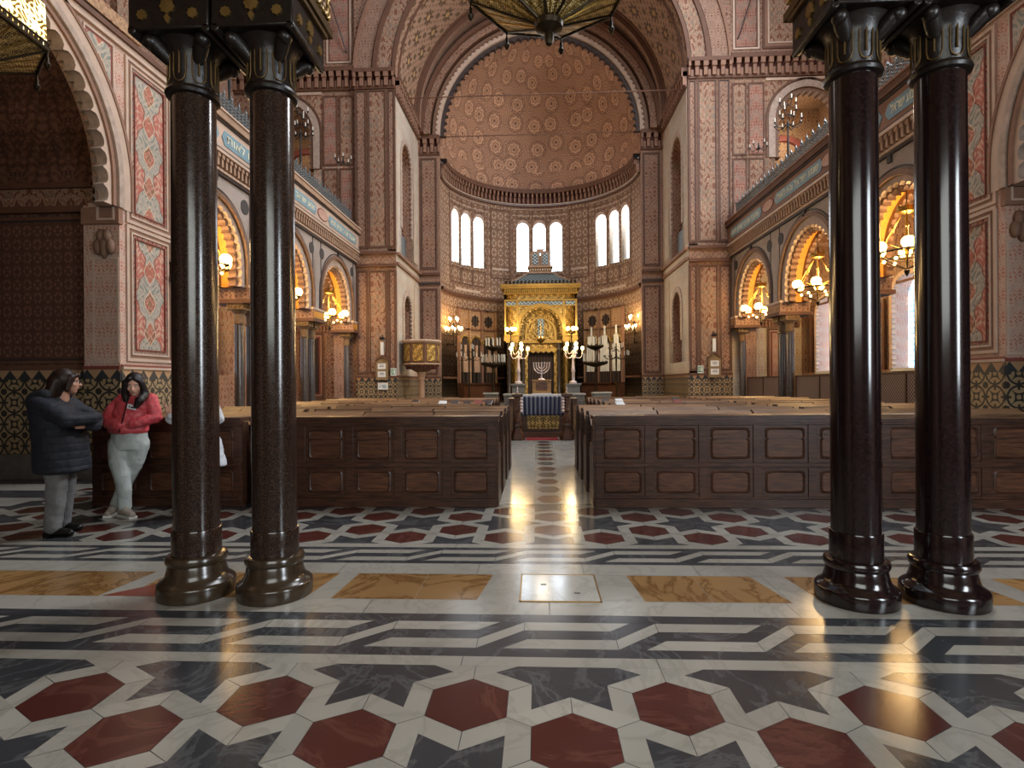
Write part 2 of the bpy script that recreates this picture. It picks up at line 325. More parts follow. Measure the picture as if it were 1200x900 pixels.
# ---------------------------------------------------------------- mesh builder
class MB:
    def __init__(s): s.v = []; s.f = []; s.m = []; s.uv = []; s.mats = []; s.T = None
    def mi(s, m):
        if m not in s.mats: s.mats.append(m)
        return s.mats.index(m)
    def poly(s, pts, m, uv=None):
        if uv is None:
            a, b, c = Vector(pts[0]), Vector(pts[1]), Vector(pts[2]); n = (b-a).cross(c-a)
            ax = max(range(3), key=lambda i: abs(n[i]))
            uv = [((p[1], p[2]) if ax == 0 else (p[0], p[2]) if ax == 1 else (p[0], p[1])) for p in pts]
        i0 = len(s.v)
        for p in pts: s.v.append(tuple(s.T @ Vector(p)) if s.T else tuple(p))
        s.f.append(tuple(range(i0, i0+len(pts)))); s.m.append(s.mi(m)); s.uv.append(uv)
    def mesh(s, verts, faces, m, uvs=None):
        i0 = len(s.v); k = s.mi(m)
        for p in verts: s.v.append(tuple(s.T @ Vector(p)) if s.T else tuple(p))
        for j, f in enumerate(faces):
            s.f.append(tuple(i0+i for i in f)); s.m.append(k)
            if uvs: s.uv.append([uvs[i] for i in f])
            else:
                a, b, c = (Vector(verts[f[t]]) for t in range(3)); n = (b-a).cross(c-a)
                ax = max(range(3), key=lambda i: abs(n[i]))
                s.uv.append([((verts[i][1], verts[i][2]) if ax == 0 else (verts[i][0], verts[i][2]) if ax == 1 else (verts[i][0], verts[i][1])) for i in f])
    def box(s, x0, y0, z0, x1, y1, z1, m):
        if x0 > x1: x0, x1 = x1, x0
        if y0 > y1: y0, y1 = y1, y0
        if z0 > z1: z0, z1 = z1, z0
        v = [(x0,y0,z0),(x1,y0,z0),(x1,y1,z0),(x0,y1,z0),(x0,y0,z1),(x1,y0,z1),(x1,y1,z1),(x0,y1,z1)]
        s.mesh(v, [(0,3,2,1),(4,5,6,7),(0,1,5,4),(1,2,6,5),(2,3,7,6),(3,0,4,7)], m)
    def pbox(s, P, u0, u1, z0, z1, d0, d1, m):
        a = P(u0, z0, d0); b = P(u1, z1, d1); s.box(*a, *b, m)
    def prism(s, pts2, P, d0, d1, m, m2=None):
        n = len(pts2); A = [P(u, z, d0) for u, z in pts2]; B = [P(u, z, d1) for u, z in pts2]
        s.poly(A, m); s.poly(B[::-1], m)
        for i in range(n):
            j = (i+1) % n; s.poly([A[i], A[j], B[j], B[i]], m2 or m)
    def lathe(s, prof, m, c=(0,0,0), n=24, caps=True):
        V = []; F = []; U = []; L = 0; ls = [0]
        for i in range(1, len(prof)):
            L += math.hypot(prof[i][0]-prof[i-1][0], prof[i][1]-prof[i-1][1]); ls.append(L)
        rm = max(r for r, z in prof)
        for (r, z), l in zip(prof, ls):
            for k in range(n+1):
                a = 2*pi*k/n; V.append((c[0]+r*cos(a), c[1]+r*sin(a), c[2]+z)); U.append((a*rm, l))
        for i in range(len(prof)-1):
            for k in range(n):
                p = i*(n+1)+k; F.append((p, p+1, p+n+2, p+n+1))
        s.mesh(V, F, m, U)
        if caps:
            for (r, z), rev in ((prof[0], 1), (prof[-1], 0)):
                if r > 1e-4:
                    pts = [(c[0]+r*cos(2*pi*k/n), c[1]+r*sin(2*pi*k/n), c[2]+z) for k in range(n)]
                    s.poly(pts[::-1] if rev else pts, m)
    def tube(s, pts, r, m, n=8, closed=False):
        pts = [Vector(p) for p in pts]; V = []; F = []; N = len(pts); up = Vector((0,0,1)); prev = None
        rr = r if isinstance(r, (list, tuple)) else [r]*N
        for i, p in enumerate(pts):
            if closed: t = pts[(i+1) % N]-pts[i-1]
            else: t = pts[min(i+1, N-1)]-pts[max(i-1, 0)]
            t.normalize()
            if prev is None:
                a = t.cross(up)
                if a.length < .1: a = t.cross(Vector((1,0,0)))
            else: a = prev - t*prev.dot(t)
            a.normalize(); prev = a; b = t.cross(a)
            for k in range(n):
                an = 2*pi*k/n; V.append(tuple(p+a*(rr[i]*cos(an))+b*(rr[i]*sin(an))))
        M_ = N if closed else N-1
        for i in range(M_):
            j = (i+1) % N
            for k in range(n):
                l = (k+1) % n; F.append((i*n+k, i*n+l, j*n+l, j*n+k))
        if not closed: F.append(tuple(range(n))[::-1]); F.append(tuple((N-1)*n+k for k in range(n)))
        s.mesh(V, F, m)
    def ball(s, c, r, m, nu=16, nv=10, sc=(1,1,1), rot=None):
        V = []; F = []
        for j in range(nv+1):
            t = pi*j/nv
            for k in range(nu):
                a = 2*pi*k/nu; p = Vector((r*sc[0]*sin(t)*cos(a), r*sc[1]*sin(t)*sin(a), r*sc[2]*cos(t)))
                if rot: p = rot @ p
                V.append((c[0]+p.x, c[1]+p.y, c[2]+p.z))
        for j in range(nv):
            for k in range(nu):
                l = (k+1) % nu; F.append((j*nu+k, (j+1)*nu+k, (j+1)*nu+l, j*nu+l))
        s.mesh(V, F, m)
    def build(s, name, parent=None, kind=None, label=None, cat=None, group=None, loc=None, angle=38, smooth=True, bevel=0):
        me = bpy.data.meshes.new(name); me.from_pydata(s.v, [], s.f)
        uvl = me.uv_layers.new(name='UVMap'); flat = [c for f in s.uv for p in f for c in p]
        uvl.data.foreach_set('uv', flat)
        for m in s.mats: me.materials.append(m if not isinstance(m, str) else M[m])
        me.polygons.foreach_set('material_index', s.m)
        if smooth:
            bpy_bm_merge(me); me.polygons.foreach_set('use_smooth', [True]*len(me.polygons)); me.set_sharp_from_angle(angle=R(angle))
        me.update(); o = bpy.data.objects.new(name, me); COL.objects.link(o)
        if parent: o.parent = parent
        if loc: o.location = loc
        if kind: o['kind'] = kind
        if label: o['label'] = label
        if cat: o['category'] = cat
        if group: o['group'] = group
        if bevel:
            b = o.modifiers.new('bevel', 'BEVEL'); b.width = bevel; b.segments = 2; b.limit_method = 'ANGLE'
        return o

import bmesh
def bpy_bm_merge(me):
    bm = bmesh.new(); bm.from_mesh(me); bmesh.ops.remove_doubles(bm, verts=bm.verts, dist=1e-5); bm.to_mesh(me); bm.free()

def thing(name, label, cat, loc=(0,0,0), rz=0, group=None):
    o = bpy.data.objects.new(name, None); COL.objects.link(o); o.empty_display_size = .1
    o.location = loc; o.rotation_euler = (0, 0, rz); o['label'] = label; o['category'] = cat
    if group: o['group'] = group
    return o
def copy_tree(o, parent=None):
    c = o.copy(); COL.objects.link(c)
    if parent: c.parent = parent
    for ch in list(o.children): copy_tree(ch, c)
    return c
def dup(root, loc, rz, label, group=None):
    r = copy_tree(root); r.location = loc; r.rotation_euler = (0, 0, rz); r['label'] = label
    if group: r['group'] = group
    return r

# plane mappings: (u along, z up, d into the wall)
def PL(d0=6.57): return lambda u, z, d: (-d0-d, u, z)      # left side walls, u = Y
def PR(d0=6.57): return lambda u, z, d: (d0+d, u, z)       # right side walls
def PT(y0): return lambda u, z, d: (u, y0+d, z)            # walls across the nave, u = X

def frame(mb, P, u0, u1, z0, z1, spec, fill, proud=.02, d=0):
    """nested raised mouldings (width, material) ending in a painted field"""
    for k, (w, m) in enumerate(spec):
        h = d-proud if k % 2 == 0 else d-proud*.5
        mb.pbox(P, u0, u1, z0, z0+w, h, d+.01, m); mb.pbox(P, u0, u1, z1-w, z1, h, d+.01, m)
        mb.pbox(P, u0, u0+w, z0+w, z1-w, h, d+.01, m); mb.pbox(P, u1-w, u1, z0+w, z1-w, h, d+.01, m)
        u0 += w; u1 -= w; z0 += w; z1 -= w
    if fill == 'panel_paint':
        uc, zc = (u0+u1)/2, (z0+z1)/2; q = [(u0, z0), (u1, z0), (u1, z1), (u0, z1)]
        mb.poly([P(a, b, d-.006) for a, b in q], fill, [(a-uc, b-zc) for a, b in q]); return
    mb.pbox(P, u0, u1, z0, z1, d-.006, d+.01, fill)

def arch_pts(cu, zs, zc, r, n=28):
    pts = [(cu-r, zs)] if zc > zs+1e-6 else []
    for i in range(n+1):
        a = pi-pi*i/n; pts.append((cu+r*cos(a), zc+r*sin(a)))
    if zc > zs+1e-6: pts.append((cu+r, zs))
    return pts
def wall_with_arch(mb, P, u0, u1, z0, z1, cu, zs, zc, r, d0, d1, m, m_soffit=None, back=True):
    """rectangle u0..u1 z0..z1 with an arched opening that goes down to z0"""
    for d in ((d0, d1) if back else (d0,)):
        mb.poly([P(u0, z0, d), P(cu-r, z0, d), P(cu-r, z1, d), P(u0, z1, d)], m)
        mb.poly([P(cu+r, z0, d), P(u1, z0, d), P(u1, z1, d), P(cu+r, z1, d)], m)
        pts = arch_pts(cu, zc, zc, r)
        for a, b in zip(pts[:-1], pts[1:]):
            mb.poly([P(a[0], a[1], d), P(b[0], b[1], d), P(b[0], z1, d), P(a[0], z1, d)], m)
    full = [(cu-r, z0)]+arch_pts(cu, zc, zc, r)+[(cu+r, z0)]
    for a, b in zip(full[:-1], full[1:]):
        mb.poly([P(a[0], a[1], d0), P(b[0], b[1], d0), P(b[0], b[1], d1), P(a[0], a[1], d1)], m_soffit or m)
def arch_path(cu, zs, zc, step):
    """unit-offset path: list of (pos fn param) for stilts and arc; yields (center-based dir, base)"""
def arch_ring(mb, P, cu, zs, zc, r0, r1, d0, d1, m, m_soffit=None, scallop=0, lobe=.14, sub=6):
    """ring r0..r1 following a stilted arch; inner edge optionally scalloped with round lobes"""
    L = (zc-zs); tot = 2*L+pi*r0; nl = max(3, int(round(tot/lobe))); N = nl*sub if scallop else max(30, int(tot/.12))
    inn = []; out = []
    for i in range(N+1):
        t = tot*i/N
        if t < L: b = (cu, zs+t); dr = (-1, 0); 
        elif t > L+pi*r0: b = (cu, zs+(tot-t)); dr = (1, 0)
        else:
            a = pi-(t-L)/r0; b = (cu, zc); dr = (cos(a), sin(a))
        off = scallop*(1-sqrt(max(0, 1-(2*((i/sub) % 1)-1)**2))) if scallop else 0
        inn.append((b[0]+dr[0]*(r0-off), b[1]+dr[1]*(r0-off))); out.append((b[0]+dr[0]*r1, b[1]+dr[1]*r1))
    for i in range(N):
        a, b, c, d = inn[i], inn[i+1], out[i+1], out[i]
        mb.poly([P(*a, d0), P(*b, d0), P(*c, d0), P(*d, d0)], m)
        mb.poly([P(*a, d1), P(*b, d1), P(*c, d1), P(*d, d1)], m)
        mb.poly([P(*a, d0), P(*b, d0), P(*b, d1), P(*a, d1)], m_soffit or m)
        mb.poly([P(*d, d0), P(*c, d0), P(*c, d1), P(*d, d1)], m)
    for a, d in ((inn[0], out[0]), (inn[-1], out[-1])): mb.poly([P(*a, d0), P(*d, d0), P(*d, d1), P(*a, d1)], m)
def corbels(mb, P, u0, u1, z0, z1, step, proj, m_top, m_rec, m_c):
    """row of small round-headed niches under a projecting ledge"""
    h = z1-z0; zt = z1-h*.22
    mb.pbox(P, u0, u1, zt, z1, -proj, .02, m_top)
    mb.pbox(P, u0, u1, z0, zt, -.01, .02, m_rec)
    mb.pbox(P, u0, u1, z0-h*.12, z0, -proj*.35, .02, m_top)
    n = max(1, int(round((u1-u0)/step))); st = (u1-u0)/n
    for i in range(n+1):
        c = u0+i*st; w = st*.21
        mb.pbox(P, max(u0, c-w), min(u1, c+w), z0, zt, -proj*.75, 0, m_c)
        mb.pbox(P, max(u0, c-w*1.35), min(u1, c+w*1.35), z0+h*.5, zt, -proj*.95, 0, m_c)
    for i in range(n):
        c = u0+(i+.5)*st; w = st*.16
        mb.pbox(P, c-w, c+w, z0, z0+h*.36, -proj*.4, 0, m_c)
def clip(poly, axis, val, keep_greater):
    out = []
    for i in range(len(poly)):
        a, b = poly[i], poly[(i+1) % len(poly)]
        ia = (a[axis] >= val) == keep_greater; ib = (b[axis] >= val) == keep_greater
        if ia: out.append(a)
        if ia != ib:
            t = (val-a[axis])/(b[axis]-a[axis]); out.append((a[0]+t*(b[0]-a[0]), a[1]+t*(b[1]-a[1])))
    return out
def clip_rect(p, x0, x1, y0, y1):
    for ax, v, g in ((0, x0, True), (0, x1, False), (1, y0, True), (1, y1, False)):
        if len(p) < 3: return []
        p = clip(p, ax, v, g)
    return p if len(p) >= 3 else []
def shrink(p, w):
    n = len(p); cx = sum(q[0] for q in p)/n; cy = sum(q[1] for q in p)/n
    out = []
    for x, y in p:
        d = math.hypot(x-cx, y-cy)
        out.append((cx+(x-cx)*(1-w*1.3/max(d, .02)), cy+(y-cy)*(1-w*1.3/max(d, .02))))
    return out
# ---------------------------------------------------------------- floor
def build_floor():
    mb = MB()
    a = .936; R0 = .2079; RO = .3325
    X0, X1 = -6.6, 6.6
    def put(p, m, z, gap=.0016):
        if len(p) >= 3:
            q = shrink(p, gap); mb.poly([(x, y, z) for x, y in q], m)
    def hexfield(x0, x1, y0, y1, refy, phase):
        mb.poly([(x0, y0, -.0004), (x1, y0, -.0004), (x1, y1, -.0004), (x0, y1, -.0004)], 'fl_dark')
        dy = a/2/sqrt(3); rows = []
        # A rows at refy + k*3dy*... : honeycomb vertices
        k = -12
        for k in range(-12, 24):
            yA = refy+k*6*dy/2
            sh = phase if k % 2 == 0 else phase+.5
            rows.append((yA, sh, 0)); rows.append((yA-dy, sh+.5, 1))
        for (cy, sh, sub) in rows:
            if cy < y0-.4 or cy > y1+.4: continue
            for i in range(-20, 21):
                cx = (i+sh)*a
                if cx < x0-.4 or cx > x1+.4: continue
                inn = [(cx+R0*cos(pi/2-j*pi/3), cy+R0*sin(pi/2-j*pi/3)) for j in range(6)]
                out = [(cx+RO*cos(pi/2-j*pi/3), cy+RO*sin(pi/2-j*pi/3)) for j in range(6)]
                put(clip_rect(inn, x0, x1, y0, y1), 'fl_red', .0006)
                for j in range(6):
                    q = [inn[j], out[j], out[(j+1) % 6], inn[(j+1) % 6]]
                    put(clip_rect(q, x0, x1, y0, y1), 'fl_white', .0002+.00015*sub)
                # star made of kites around each star centre: pieces of dark marble
                if sub == 1:
                    sx, sy = cx, cy+2*dy*1.0
                    for j in range(6):
                        t = pi/3*j; tip = (sx+.40*cos(t), sy+.40*sin(t))
                        l = (sx+.208*cos(t+pi/6), sy+.208*sin(t+pi/6)); r = (sx+.208*cos(t-pi/6), sy+.208*sin(t-pi/6))
                        put(clip_rect([(sx, sy), r, tip, l], x0, x1, y0, y1), 'fl_dark', -.0001)
    def bandx(y0, y1, m, z=.0004, step=1.3, off=0, x0=X0, x1=X1):
        x = x0+off-step
        while x < x1:
            w = step*random.uniform(.75, 1.3)
            put(clip_rect([(x, y0), (x+w, y0), (x+w, y1), (x, y1)], x0, x1, y0, y1), m, z); x += w
    # dark joint bed under everything; reaches out through the side arches
    mb.box(-14, -4.2, -.3, 14, 29, -.0012, 'fl_joint')
    hexfield(X0, X1, -3.0, 2.85, 2.517, .5)
    bandx(2.85, 2.95, 'fl_white'); bandx(2.95, 3.045, 'fl_dark')
    def meander(y0, y1, x0, x1, period, offs):
        mb.poly([(x0, y0, -.0003), (x1, y0, -.0003), (x1, y1, -.0003), (x0, y1, -.0003)], 'fl_dark')
        h = (y1-y0)/3; q = .13; g = .147; L = period-g
        n = -14
        while offs+n*period < x1+1:
            b = offs+n*period; s = b-L                      # b = foot of the rising white band
            def w(p): put(clip_rect(p, x0, x1, y0, y1), 'fl_white', .0004)
            w([(s, y0), (b, y0), (b, y0+h), (s+q, y0+h)])
            w([(b, y0), (b+2*q, y0+2*h), (b+2*q, y1), (b, y0+h)])
            e = b+g+L+q-g
            w([(b+2*q, y0+2*h), (e, y0+2*h), (e+q, y1), (b+2*q, y1)])
            n += 1
    meander(3.045, 3.38, X0, X1, .78, -.49)
    bandx(3.38, 3.49, 'fl_dark'); bandx(3.49, 3.715, 'fl_white')
    bandx(3.715, 4.225, 'fl_white', 0, 1.1)
    for (p, q) in ((-1.56, -.56), (.56, 1.52), (-3.02, -1.74), (1.72, 3.02), (-4.45, -3.2), (3.2, 4.45), (-6.5, -4.7), (4.7, 6.5)):
        mid = p+(q-p)*random.uniform(.4, .6)
        s0, s1 = (.0, .06) if p < 0 else (.0, -.08)
        put([(p, 3.72), (mid, 3.72), (mid, 4.22), (p+s1*.6, 4.22)], 'fl_yellow', .0006)
        put([(mid, 3.72), (q, 3.72), (q+s1*1.2, 4.22), (mid, 4.22)], 'fl_yellow', .0006)
    put([(-3.18, 3.725), (-2.66, 3.725), (-2.7, 4.0), (-2.95, 3.95)], 'red_patch', .0008)  # coloured light and reflection beside the column, painted as a red patch
    bandx(4.225, 4.47, 'fl_white', step=.9); bandx(4.47, 4.54, 'fl_dark')
    meander(4.54, 4.835, X0, X1, .74, -.50); bandx(4.835, 4.91, 'fl_dark'); bandx(4.91, 5.02, 'fl_white')
    hexfield(X0, X1, 5.02, 7.7, 5.51, 0)
    # aisle of pale slabs with a middle strip of elongated hexagons
    for x0, x1 in ((-.62, -.2), (.2, .62)):
        y = 6.7
        while y < 19.5: put([(x0, y), (x1, y), (x1, y+.62), (x0, y+.62)], 'fl_grey', .0012); y += .62
    mb.poly([(-.2, 6.7, .0008), (.2, 6.7, .0008), (.2, 19.4, .0008), (-.2, 19.4, .0008)], 'fl_white')
    y = 7.0; k = 0
    while y < 14:
        put([(-.17, y), (-.09, y-.22), (.09, y-.22), (.17, y), (.09, y+.22), (-.09, y+.22)], 'fl_dark' if k % 2 else 'fl_red', .0012); y += .62; k += 1
    # boards under the pews, side aisles, dais
    for x0, x1 in ((-6.6, -.62), (.62, 6.6)):
        mb.poly([(x0, 7.7, 0), (x1, 7.7, 0), (x1, 19.5, 0), (x0, 19.5, 0)], 'fl_grey')
    for s in (-1, 1):
        bx0, bx1 = sorted((s*6.6, s*13.9))
        y = -3
        while y < 29:
            put([(bx0, y), (bx1, y), (bx1, y+.5), (bx0, y+.5)], 'fl_white' if int(y*2) % 2 else 'fl_dark', 0); y += .5
    mb.box(-5.0, 19.6, 0, 5.0, 28.0, .45, 'marble_low')
    mb.box(-3.2, 21.3, .45, 3.2, 28.0, .6, 'marble_low')
    mb.build('floor', kind='structure', smooth=False)

WOODF = None
def build_shell():
    Y0, YC = 8.3, 19.5
    for side, P in (('left', PL()), ('right', PR())):
        mb = MB(); bright = side == 'left'  # left is the lit side; right trim gets darker colours for shade
        fine = 'panel_field'
        # --- painted wall between the vestibule arch and the arcade
        mb.pbox(P, Y0, 9.62, 0, 6.95, 0, .42, fine)
        mb.pbox(P, Y0-.01, 9.62, .39, 1.72, -.03, .01, 'wainscot')
        mb.pbox(P, Y0-.02, 9.64, 0, .39, -.06, .01, 'stone_grey')
        mb.pbox(P, Y0-.01, 9.64, 1.72, 1.76, -.06, .01, 'frame_light')
        mb.pbox(P, Y0-.01, 9.64, 1.76, 1.79, -.04, .01, 'frame_red')
        sp = [(.05, 'frame_light'), (.05, 'frame_rose'), (.03, 'frame_light'), (.05, 'panel_small'), (.02, 'frame_red')]
        frame(mb, P, 8.42, 9.5, 1.85, 4.0, sp, 'panel_paint', .03)
        frame(mb, P, 8.42, 9.5, 4.03, 6.65, sp, 'panel_paint', .03)
        mb.pbox(P, Y0, 9.62, 6.70, 6.80, -.05, .01, 'frame_light'); mb.pbox(P, Y0, 9.62, 6.8, 6.88, -.09, .01, 'frame_brown')
        mb.build('wall_'+side, kind='structure')
        # --- vestibule arch wall toward the entrance
        mb = MB()
        wall_with_arch(mb, P, 1.5, Y0, 0, 6.95, 6.0, 4.2, 4.55, 2.3, 0, .42, fine)
        mb.pbox(P, -4, 1.5, 0, 6.95, 0, .42, fine)
        mb.pbox(P, 1.5, 3.7, 0, 4.2, 0, .42, fine)
        arch_ring(mb, P, 6.0, 4.2, 4.55, 2.06, 2.3, -.02, .14, 'frame_light', 'scallop', scallop=.10, lobe=.27)
        arch_ring(mb, P, 6.0, 4.2, 4.55, 2.12, 2.3, .14, .24, 'scallop', 'scallop', scallop=.07, lobe=.135)
        arch_ring(mb, P, 6.0, 4.2, 4.55, 2.12, 2.18, -.05, 0, 'frame_rose')
        arch_ring(mb, P, 6.0, 4.2, 4.55, 2.22, 2.32, -.07, 0, 'scallop')
        arch_ring(mb, P, 6.0, 4.2, 4.55, 2.32, 2.5, -.035, 0, 'frame_light')
        arch_ring(mb, P, 6.0, 4.2, 4.55, 2.5, 2.55, -.05, 0, 'frame_rose')
        for k in range(6):                                      # roundels of colour in the spandrel
            pass
        frame(mb, P, 7.62, 8.2, 5.9, 6.65, [(.03, 'frame_light'), (.03, 'frame_red')], 'panel_paint', .02)
        mb.pbox(P, -4, Y0, 6.70, 6.80, -.05, .01, 'frame_light'); mb.pbox(P, -4, Y0, 6.8, 6.88, -.09, .01, 'frame_brown')
        # jamb face of the arch with strapwork and hanging stone leaves
        Q = PT(Y0-.02)
        s = -1 if side == 'left' else 1
        def J(u, z, d): return (s*(6.57+u), Y0-.0+d, z)
        mb.pbox(J, -.012, .56, 0, 4.25, -.02, .1, fine)
        mb.pbox(J, -.02, .56, .39, 1.72, -.03, .01, 'wainscot'); mb.pbox(J, -.04, .58, 0, .39, -.05, .02, 'stone_grey')
        mb.pbox(J, -.02, .56, 1.72, 1.77, -.05, .01, 'frame_red')
        frame(mb, J, .0, .42, 1.82, 3.45, [(.03, 'frame_light'), (.03, 'frame_dark')], 'panel_small', .03)
        mb.pbox(J, -.04, .56, 3.95, 4.2, -.07, .02, 'frame_rose'); frame(mb, J, .02, .3, 4.0, 4.25, [(.03, 'frame_light')], 'panel_small', .09)
        mb.pbox(J, -.02, .42, 4.2, 4.26, -.1, .02, 'frame_light')
        for (u, z, h) in ((.10, 3.5, .28), (.20, 3.5, .42), (.30, 3.5, .28), (.15, 3.66, .26), (.25, 3.66, .26)):
            p = J(u, z, -.06); mb.ball((p[0], p[1], z+.1), .065, 'scallop_dark', 10, 8, (1, 1, h/.15))
        mb.build('wall_'+side, kind='structure')
        # --- dark wall of the side vestibule
        mb = MB(); D = PT(8.5)
        ua, ub = (-13.6, -7.1) if side == 'left' else (7.1, 13.6)
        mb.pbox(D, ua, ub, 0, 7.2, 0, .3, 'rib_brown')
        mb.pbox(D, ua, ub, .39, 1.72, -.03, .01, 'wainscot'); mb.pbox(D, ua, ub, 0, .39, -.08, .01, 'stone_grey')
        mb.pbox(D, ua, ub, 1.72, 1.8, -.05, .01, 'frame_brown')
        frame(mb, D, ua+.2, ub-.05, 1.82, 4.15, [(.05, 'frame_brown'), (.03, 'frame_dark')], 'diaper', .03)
        mb.pbox(D, ua, ub, 4.2, 4.3, -.1, .01, 'frame_brown'); mb.pbox(D, ua, ub, 4.3, 4.58, -.05, .01, 'rose')
        mb.pbox(D, ua, ub, 4.58, 4.66, -.12, .01, 'frame_brown')
        mb.pbox((lambda u, z, d, s=s: (s*(13.6+d), u, z)), -4, 8.8, 0, 7.2, 0, .3, 'rib_brown')
        mb.build('wall_'+side, kind='structure')
        # --- arcade: three arches in the nave wall
        mb = MB()
        bays = [(9.62, 12.5, 10.85, 1.22, 1.0, 4.12), (12.5, 16.0, 14.22, 1.5, 1.2, 4.08), (16.0, YC, 17.72, 1.45, 1.15, 4.08)]
        for (u0, u1, cu, ro, ri, zc) in bays:
            wall_with_arch(mb, P, u0, u1, 3.62, 5.78, cu, 3.62, zc, ro, 0, .72, 'arcade')
            arch_ring(mb, P, cu, 3.62, zc, ro-.05, ro+.05, -.05, 0, 'scallop_dark')
            arch_ring(mb, P, cu, 3.62, zc, ro+.09, ro+.12, -.02, 0, 'frame_dark')
            arch_ring(mb, P, cu, 3.62, zc, ri+.06, ro, .03, .2, 'scallop', 'scallop', scallop=.07, lobe=.2)
            arch_ring(mb, P, cu, 3.62, zc, ri-.02, ro, .12, .28, 'scallop_dark', 'scallop_dark', scallop=.08, lobe=.17)
            arch_ring(mb, P, cu, 3.62, zc, ri+.08, ro, .28, .50, 'orange', 'orange')
            arch_ring(mb, P, cu, 3.62, zc, ri-.02, ro, .50, .62, 'scallop_dark', 'scallop_dark', scallop=.08, lobe=.17)
        # dark lines and discs of the spandrels
        for (u0, u1, cu, ro, ri, zc) in bays:
            e0, e1 = cu-ro-.13, cu+ro+.13
            for u in (u0+.30, u1-.30): 
                mb.pbox(P, u-.02, u+.02, 3.62, 5.76, -.012, .01, 'frame_dark')
            for u in (cu-ro*.93, cu+ro*.93):
                q = [(u+.16*cos(2*pi*k/20), 5.38+.16*sin(2*pi*k/20)) for k in range(20)]
                mb.prism(q, P, -.015, .01, 'disc')
            mb.pbox(P, cu-.05, cu+.05, 5.58, 5.8, -.05, .01, 'disc')
        mb.pbox(P, 12.26, 12.74, 3.66, 5.74, -.006, .01, 'arcade'); 
        # springer blocks
        for (c, w) in ((12.5, .44), (16.0, .42), (19.32, .30), (9.75, .3)):
            mb.pbox(P, c-w, c+w, 3.36, 3.64, -.05, .75, 'orange' if 0 else 'rose_fine')
            mb.pbox(P, c-w+.04, c+w-.04, 3.40, 3.58, -.06, .76, 'orange' if side == 'left' else 'gallery_inner')
            mb.pbox(P, c-w-.05, c+w+.05, 3.28, 3.37, -.1, .8, 'frame_brown')
            mb.pbox(P, c-w-.02, c+w+.02, 3.62, 3.68, -.07, .77, 'frame_light')
        mb.pbox(P, 9.62, 9.86, 0, 3.62, 0, .7, 'rose_fine')
        mb.pbox(P, 19.2, YC, 0, 3.62, .35, .7, 'rose_fine')
        mb.build('wall_'+side, kind='structure')
        # --- entablature: dentils, text band, parapet
        mb = MB(); u0, u1 = 9.62, YC
        mb.pbox(P, u0, u1, 5.72, 5.78, -.06, .7, 'frame_dark'); mb.pbox(P, u0, u1, 5.78, 5.83, -.09, .7, 'frame_light')
        mb.pbox(P, u0, u1, 5.83, 6.09, -.03, .7, 'corbel_red')
        n = 66
        for i in range(n):
            c = u0+(i+.5)*(u1-u0)/n; mb.pbox(P, c-.034, c+.034, 5.84, 6.07, -.15, 0, 'stone_tan')
            mb.pbox(P, c-.045, c+.045, 6.0, 6.08, -.17, 0, 'stone_tan')
        mb.pbox(P, u0, u1, 6.09, 6.15, -.2, .7, 'frame_light'); mb.pbox(P, u0, u1, 6.15, 6.2, -.17, .7, 'frame_dark')
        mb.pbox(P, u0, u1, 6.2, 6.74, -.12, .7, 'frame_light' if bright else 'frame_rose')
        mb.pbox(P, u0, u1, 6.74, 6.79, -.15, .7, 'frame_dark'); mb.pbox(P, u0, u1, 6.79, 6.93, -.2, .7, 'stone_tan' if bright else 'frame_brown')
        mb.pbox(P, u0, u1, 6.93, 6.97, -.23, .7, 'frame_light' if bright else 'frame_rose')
        mb.build('trim_%d' % (1 if bright else 2), kind='structure')
        inscription(P, side)
        # --- side aisle outer wall with windows
        mb = MB(); W = (lambda u, z, d, s=s: (s*(8.95+d), u, z))
        cs = [10.6, 14.1, 17.97]
        edges = [8.8, 12.35, 16.0, 19.9]
        for c, (a, b) in zip(cs, zip(edges[:-1], edges[1:])):
            mb.pbox(W, a, b, 0, 1.75, 0, .5, 'rose')
            wall_with_arch(mb, W, a, b, 1.75, 5.8, c, 1.75, 3.55, .62, 0, .5, 'pier', 'panel_field')
            arch_ring(mb, W, c, 1.75, 3.55, .56, .66, -.04, .06, 'frame_light', scallop=.05, lobe=.13)
            mb.pbox(W, c-.62, c+.62, 1.70, 1.78, -.04, .5, 'paper')
            for u in (c-.9, c+.9): mb.pbox(W, u-.04, u+.04, 1.75, 3.6, -.05, .01, 'frame_brown')
            mb.pbox(W, a, a+.2, 0, 5.8, -.12, .01, 'rose_fine')
        mb.pbox(W, 8.8, 19.9, 3.9, 3.96, -.03, .01, 'frame_brown')
        mb.build('wall_'+side, kind='structure')
        for c in cs:
            g = MB()
            pts = [(c-.62, 1.78)]+arch_pts(c, 3.55, 3.55, .62, 20)+[(c+.62, 1.78)]
            g.prism(pts, W, .42, .45, 'glass_aisle' if side == 'right' else 'glass_aisle')
            g.build('window_%d' % next(WN), kind='structure', smooth=False)
        # aisle ceiling and gallery floor
        mb = MB()
        x0, x1 = sorted((s*6.6, s*11.2))
        mb.box(x0, 8.6, 5.8, x1, 19.9, 6.2, 'gallery_inner')
        for c in (12.4, 16.0):
            mb.box(*(sorted((s*7.3, s*8.95))[0], c-.2, 5.3), *(sorted((s*7.3, s*8.95))[1], c+.2, 5.8), 'rose')
        mb.build('ceiling', kind='structure')
        # aisle end wall
        mb = MB(); E_ = PT(19.6)
        ua, ub = sorted((s*6.57, s*11.5))
        mb.pbox(E_, ua, ub, 0, 6.2, 0, .3, 'arm_pale' if not bright else 'rose')
        c = s*8.2
